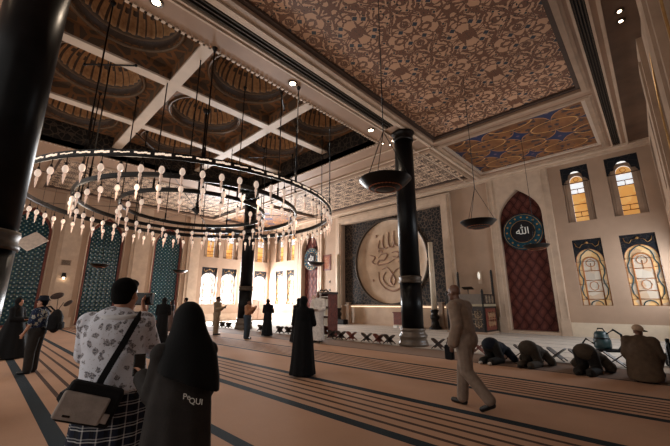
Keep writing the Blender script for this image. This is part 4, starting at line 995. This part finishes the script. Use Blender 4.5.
inv = Matrix.Translation((-.085, -.25, .715)).inverted()
vr = []
for i, p in enumerate(pa):
    p = V(p); t = (V(pa[min(i+1, len(pa)-1)])-V(pa[max(0, i-1)])).normalized(); out = V((p.x*.6, p.y, .05)).normalized(); sdv = t.cross(out).normalized()
    vr.append([tuple(inv @ (p+sdv*.02*q+out*.004*w)) for q, w in ((-1, -1), (1, -1), (1, 1), (-1, 1))])
b = B(); b.add(loft(vr), 0, False); b.build('strap', [bag_black_m], e)

# -- near woman in headscarf
o, J, S, R = human('woman in long black headscarf and charcoal abaya seen from behind beside the photographer', (-2.17, .94, 0), (-.966, .26), 1.49,
    dict(shL=(-.15, 0, 1.39), shR=(.15, 0, 1.39), elL=(-.185, .07, 1.12), wrL=(-.235, .26, 1.2), elR=(.18, .06, 1.12), wrR=(.08, .26, 1.13), hed=(0, .02, 1.6)), vox=.01, robe=(grey_abaya_m, [(.03, .27, .25), (.4, .25, .22), (.75, .23, .19), (1.05, .21, .155), (1.28, .18, .12), (1.4, .12, .09)]), hair=False, hy=15)
hj = []
for z, rx, ry, cx, cy in ((1.02, .18, .175, .03, -.045), (1.08, .18, .168, .028, -.038), (1.17, .165, .15, .022, -.02), (1.25, .135, .13, .015, -.01), (1.31, .108, .122, .01, 0), (1.36, .096, .118, .006, 0), (1.4, .09, .112, .003, 0), (1.44, .075, .095, 0, 0), (1.47, .052, .065, 0, 0), (1.488, .022, .03, 0, 0)):
    k = max(0, (1.2-z)/.18)
    hj.append([(cx+rx*cos(t)*(1+.03*k*sin(7*t+.5)), cy+ry*sin(t)*(1+.03*k*sin(7*t+.5)), z-.38*k*rx*cos(t)) for t in [2*pi*i/56 for i in range(56)]])
b = B(); b.add(loft(hj)); put('head_scarf', organic(b, .011, 3), hijab_m, o)
b = B()
for s, x, z, sz in (('Pe', .0, .975, .042), ('QUI', .05, .945, .042)):
    b.add(text_mesh(s, sz, .004), 0, False, mat4((1, 0, -.25), (0, 0, 1), (0, -1, 0), (x, -.205, z)))
b.build('lettering', [white_m], o)
e = empty('phone', at(o, (-.225, .3, 1.02)), o.rotation_euler[2]); tag(e, 'black smartphone held in left hand of the near woman in headscarf', 'phone')
b = B(); b.add(bbox(-.035, .035, -.006, .006, 0, .15, .005), 0, False, Matrix.Rotation(radians(-35), 4, 'X')); b.build('body', [phone_m], e)
b = B(); b.add(tube([(0, 0, 0), (.01, -.02, -.06), (-.01, -.01, -.12)], .004, 6)); b.build('wrist_cord', [phone_m], e)

# -- man with cap and backpack, woman in black beside him
o, J, S, R = human('man in blue floral shirt and dark hat with black backpack at left edge', (-10.1, 1.04, 0), (-.55, -.83), 1.6, dict(elL=(-.26, .03, 1.14), wrL=(-.24, .14, .92)), vox=.014, shirt=floral_blue_m, trousers=darkgrey_m, sleeve=.9, g=.03, tg=.045, belly=1.1)
b = B(); c = J['hed']; b.add(lathe([(0, .13), (.08, .12), (.1, .05), (.105, .04), (.13, .02), (.13, .01), (.1, .025), (0, .03)], tuple(c+V((0, -.01, .035))), 24)); b.build('hat', [navy_m], o)
e = empty('backpack', at(o, (.02, -.3, .86)), o.rotation_euler[2]); tag(e, 'black backpack worn by the man in blue floral shirt', 'backpack')
b = B(); b.add(ell((0, 0, .22), (.17, .12, .26), None, 18, 12)); b.add(bbox(-.15, .15, -.1, .1, .02, .36, .05), 0); put('body', organic(b, .014, 3), bag_black_m, e)
b = B(); b.add(bbox(-.11, .11, -.15, -.09, .04, .2, .03), 0); b.build('front_pocket', [bag_black_m], e)
for s in (-1, 1): b = B(); b.add(tube([(s*.1, .1, .05), (s*.13, .24, .1), (s*.12, .4, .3), (s*.1, .36, .5), (s*.09, .2, .54), (s*.09, .07, .42)], .018, 6)); b.build('strap', [bag_black_m], e)
human('woman in flowing black robe standing at far left beside man with backpack', (-13.2, .84, 0), (.5, .6), 1.62, CLASP, robe=(abaya_m, [(.025, .55, .48), (.3, .46, .4), (.7, .34, .3), (1.05, .24, .2), (1.3, .18, .13), (1.4, .12, .09)]), scarf=hijab_m, hair=False)
# -- group behind
human('woman in black robe facing the far teal panel, behind the raised camera', (-13.3, 4.8, 0), (-.8, .5), 1.68, READ, robe=(abaya_m, ABAYA), scarf=hijab_m, hair=False)
human('woman in taupe robe and dark scarf standing close to the far teal panel', (-19.6, 7.5, 0), (-.6, -.6), 1.62, CLASP, robe=(cloth('taupe_robe_cloth', (96, 80, 76)), ABAYA), scarf=cloth('dark_scarf_cloth', (34, 32, 36)), hair=False)
human('person in cream clothes half hidden behind the near headscarf, by the far teal panel', (-19.5, 8.2, 0), (-.5, -.5), 1.76, None, shirt=cream_m, trousers=khaki_m, skin=skin_dark_m, vox=.018)
# -- by the windows
o, J, S, R = human('man in khaki clothes standing and reading a phone before the bright windows', (-15.4, 8.0, 0), (.85, .5), 1.78, READ, shirt=khaki_m, trousers=khaki_m, g=.028, tg=.03, vox=.018, skin=skin_dark_m)
e = empty('phone', at(o, (.02, .4, 1.22)), o.rotation_euler[2]); tag(e, 'small dark phone in hands of the khaki man by the windows', 'phone')
b = B(); b.add(bbox(-.05, .05, -.01, .01, 0, .16, .005), 0, False, Matrix.Rotation(radians(-30), 4, 'X')); b.build('body', [phone_m], e)
o, J, S, R = human('man in tan shirt and blue jeans praying with raised hands before far column', (-12.8, 8.05, 0), (.8, .55), 1.62, DUA, shirt=tan_m, trousers=jean_m, g=.03, tg=.05, vox=.018, skin=skin_dark_m)
human('lone woman in black abaya standing between far column and bright corner', (-13.25, 9.4, 0), (-.6, .8), 1.66, CLASP, robe=(cloth('blue_black_abaya_cloth', (20, 23, 28)), ABAYA), scarf=hijab_m, hair=False)
human('woman in wide black abaya standing mid carpet, nearest of the black pair at centre', (-5.66, 4.95, 0), (-.6, .8), 1.62, CLASP, robe=(abaya_m, [(.025, .3, .28), (.3, .27, .24), (.7, .24, .2), (1.05, .21, .17), (1.3, .18, .13), (1.4, .12, .09)]), scarf=hijab_m, hair=False)
human('woman in black abaya partly hidden behind the nearer one at centre', (-10.35, 8.8, 0), (-.4, .9), 1.66, CLASP, robe=(abaya_m, WIDE), scarf=hijab_m, hair=False)
human('person in pale rose robe between the black robed pair and the man in white', (-10.45, 9.7, 0), (.3, .9), 1.78, CLASP, robe=(pink_m, THOBE), scarf=cloth('rose_scarf_cloth', (206, 178, 166)), hair=False)
o, J, S, R = human('man in white robe and white headcloth facing camera beside the bookcase', (-9.8, 9.35, 0), (.45, -.85), 1.93, CLASP, robe=(thobe_m, THOBE), scarf=thobe_m, hair=False, skin=skin_dark_m)
b = B(); b.add(tube([J['hed']+V((.094*cos(a), .1*sin(a)-.02, .075+.02*sin(a))) for a in [2*pi*i/24 for i in range(24)]], .011, 6, True)); b.build('head_cord', [abaya_m], o)
# -- worshippers
human('bowing worshipper in dark navy shirt with white socks, leftmost of the row', (-3.3, 9.25, 0), (.12, 1), 1.78, None, base=SUJUD, shirt=navy_m, trousers=darkgrey_m, shoes=None, socks=sock_m, g=.05, tg=.045)
human('bowing worshipper in grey-brown clothes, second of the row from the left', (-2.46, 9.33, 0), (.1, 1), 1.72, None, base=SUJUD, shirt=greybrown_m, trousers=greybrown_m, shoes=None, socks=darkgrey_m, g=.055, tg=.045)
human('bowing worshipper in brown jacket, just left of the seated man', (-1.35, 9.3, 0), (.1, 1), 1.76, None, base=SUJUD, shirt=cloth('dark_brown_jacket', (66, 56, 46)), trousers=darkgrey_m, shoes=None, socks=darkgrey_m, g=.06, tg=.05)
o, J, S, R = human('seated worshipper in brown jacket and beige cap kneeling at right', (-.42, 9.3, 0), (.06, 1), 1.68, dict(elL=(-.25, .02, .5), elR=(.25, .02, .5)), base=SITK, shirt=brown_m, trousers=darkgrey_m, shoes=None, socks=darkgrey_m, hair=False, g=.06, tg=.03, belly=1.2, skin=skin_dark_m, hy=-25, hem=[(.035, .26, .3, 0, -.16), (.1, .29, .28, 0, -.15), (.3, .28, .22, 0, -.11), (.5, .26, .17, 0, -.06), (.66, .235, .14, 0, -.04), (.74, .17, .1, 0, -.02)])
c = J['hed']; b = B(); ax = tuple(R.col[i] for i in range(3)); b.add(ell(c+R @ V((0, -.015, .06))*S, (.098*S, .115*S, .082*S), ax)); put('cap', organic(b, .012, 3), cap_m, o)
b = B(); b.add(ell(c+R @ V((0, .14, .05))*S, (.08*S, .09*S, .012*S), ax)); b.build('cap_visor', [darkgrey_m], o)
e = empty('bottle', (-.02, 9.75, 0)); tag(e, 'dark slim bottle standing right of the seated man in brown jacket', 'bottle')
b = B(); b.add(lathe([(0, 0), (.05, 0), (.055, .02), (.055, .6), (.03, .7), (.03, .72)], n=16)); b.build('body', [phone_m], e); b = B(); b.add(lathe([(.034, .7), (.036, .77), (0, .78)], n=14)); b.build('cap', [dark_m], e)
e = empty('black_bag', (.1, 11.6, 0)); tag(e, 'black soft bag lying on pale carpet at right edge of the photo', 'bag')
b = B(); b.add(ell((0, 0, .19), (.26, .18, .2))); b.add(bbox(-.24, .24, -.15, .15, 0.01, .28, .06), 0); put('body', organic(b, .015, 4), bag_black_m, e)
b = B(); b.add(tube([(-.12, 0, .33), (-.06, 0, .44), (.06, 0, .44), (.12, 0, .33)], .012, 6)); b.build('handle', [bag_black_m], e)

# ------------------------------------------------------------------ light
def light(name, ty, loc, e, col, **k):
    l = bpy.data.lights.new(name, ty); l.energy = e; l.color = col
    for a, q in k.items():
        if a != 'rot': setattr(l, a, q)
    o = bpy.data.objects.new(name, l); COL.objects.link(o); o.location = loc
    if 'rot' in k: o.rotation_euler = k['rot']
    return o
DAY = (.96, .98, 1.); WARM = (1., .8, .6)
for c, w in LW:
    light('window_daylight', 'AREA', (XL-.12, c, 2.7), 1050, DAY, shape='RECTANGLE', size=2.4, size_y=w-.2, rot=(0, radians(-90), 0))
    light('window_daylight', 'AREA', (XR+.12, c, 2.7), 95, (.86, .93, 1.), shape='RECTANGLE', size=2.4, size_y=w-.2, rot=(0, radians(90), 0))
for c in FW[2:]:
    light('window_daylight', 'AREA', (c, YF+.12, 2.7), 500, DAY, shape='RECTANGLE', size=.9, size_y=2.4, rot=(radians(-90), 0, 0))
for k in range(8):
    a = 2*pi*k/8; light('chandelier_glow', 'POINT', (CX+4.4*cos(a), CY+4.4*sin(a), RZ-.5), 42, WARM, shadow_soft_size=.4)
for y in (1.72, 5.82, 9.92): light('downlight_beam', 'SPOT', (-7.42, y, ZC-.09), 140, WARM, spot_size=radians(110), spot_blend=.8, shadow_soft_size=.08)
w = bpy.data.worlds.new('sky_behind_hall'); SC.world = w; w.use_nodes = True
bgn = w.node_tree.nodes['Background']; bgn.inputs[0].default_value = (1., .95, .89, 1); bgn.inputs[1].default_value = 1.15
# ------------------------------------------------------------------ camera
cam = bpy.data.cameras.new('camera'); co = bpy.data.objects.new('photo_camera', cam); COL.objects.link(co); SC.camera = co
cam.sensor_width = 36; cam.lens = 36*332/670; cam.clip_start = .05
yaw, pt = radians(43.6), radians(13.5)
fw = V((-sin(yaw)*cos(pt), cos(yaw)*cos(pt), sin(pt))); rt = V((cos(yaw), sin(yaw), 0)); upv = rt.cross(fw)
co.matrix_world = mat4(rt, upv, -fw, (0, 0, 1.48))
vs = SC.view_settings; vs.view_transform = 'Standard'; vs.look = 'None'; vs.gamma = 1; vs.use_curve_mapping = False; vs.exposure = 0.
SC.cycles.use_denoising = True; SC.cycles.max_bounces = 7; SC.cycles.sample_clamp_indirect = 6
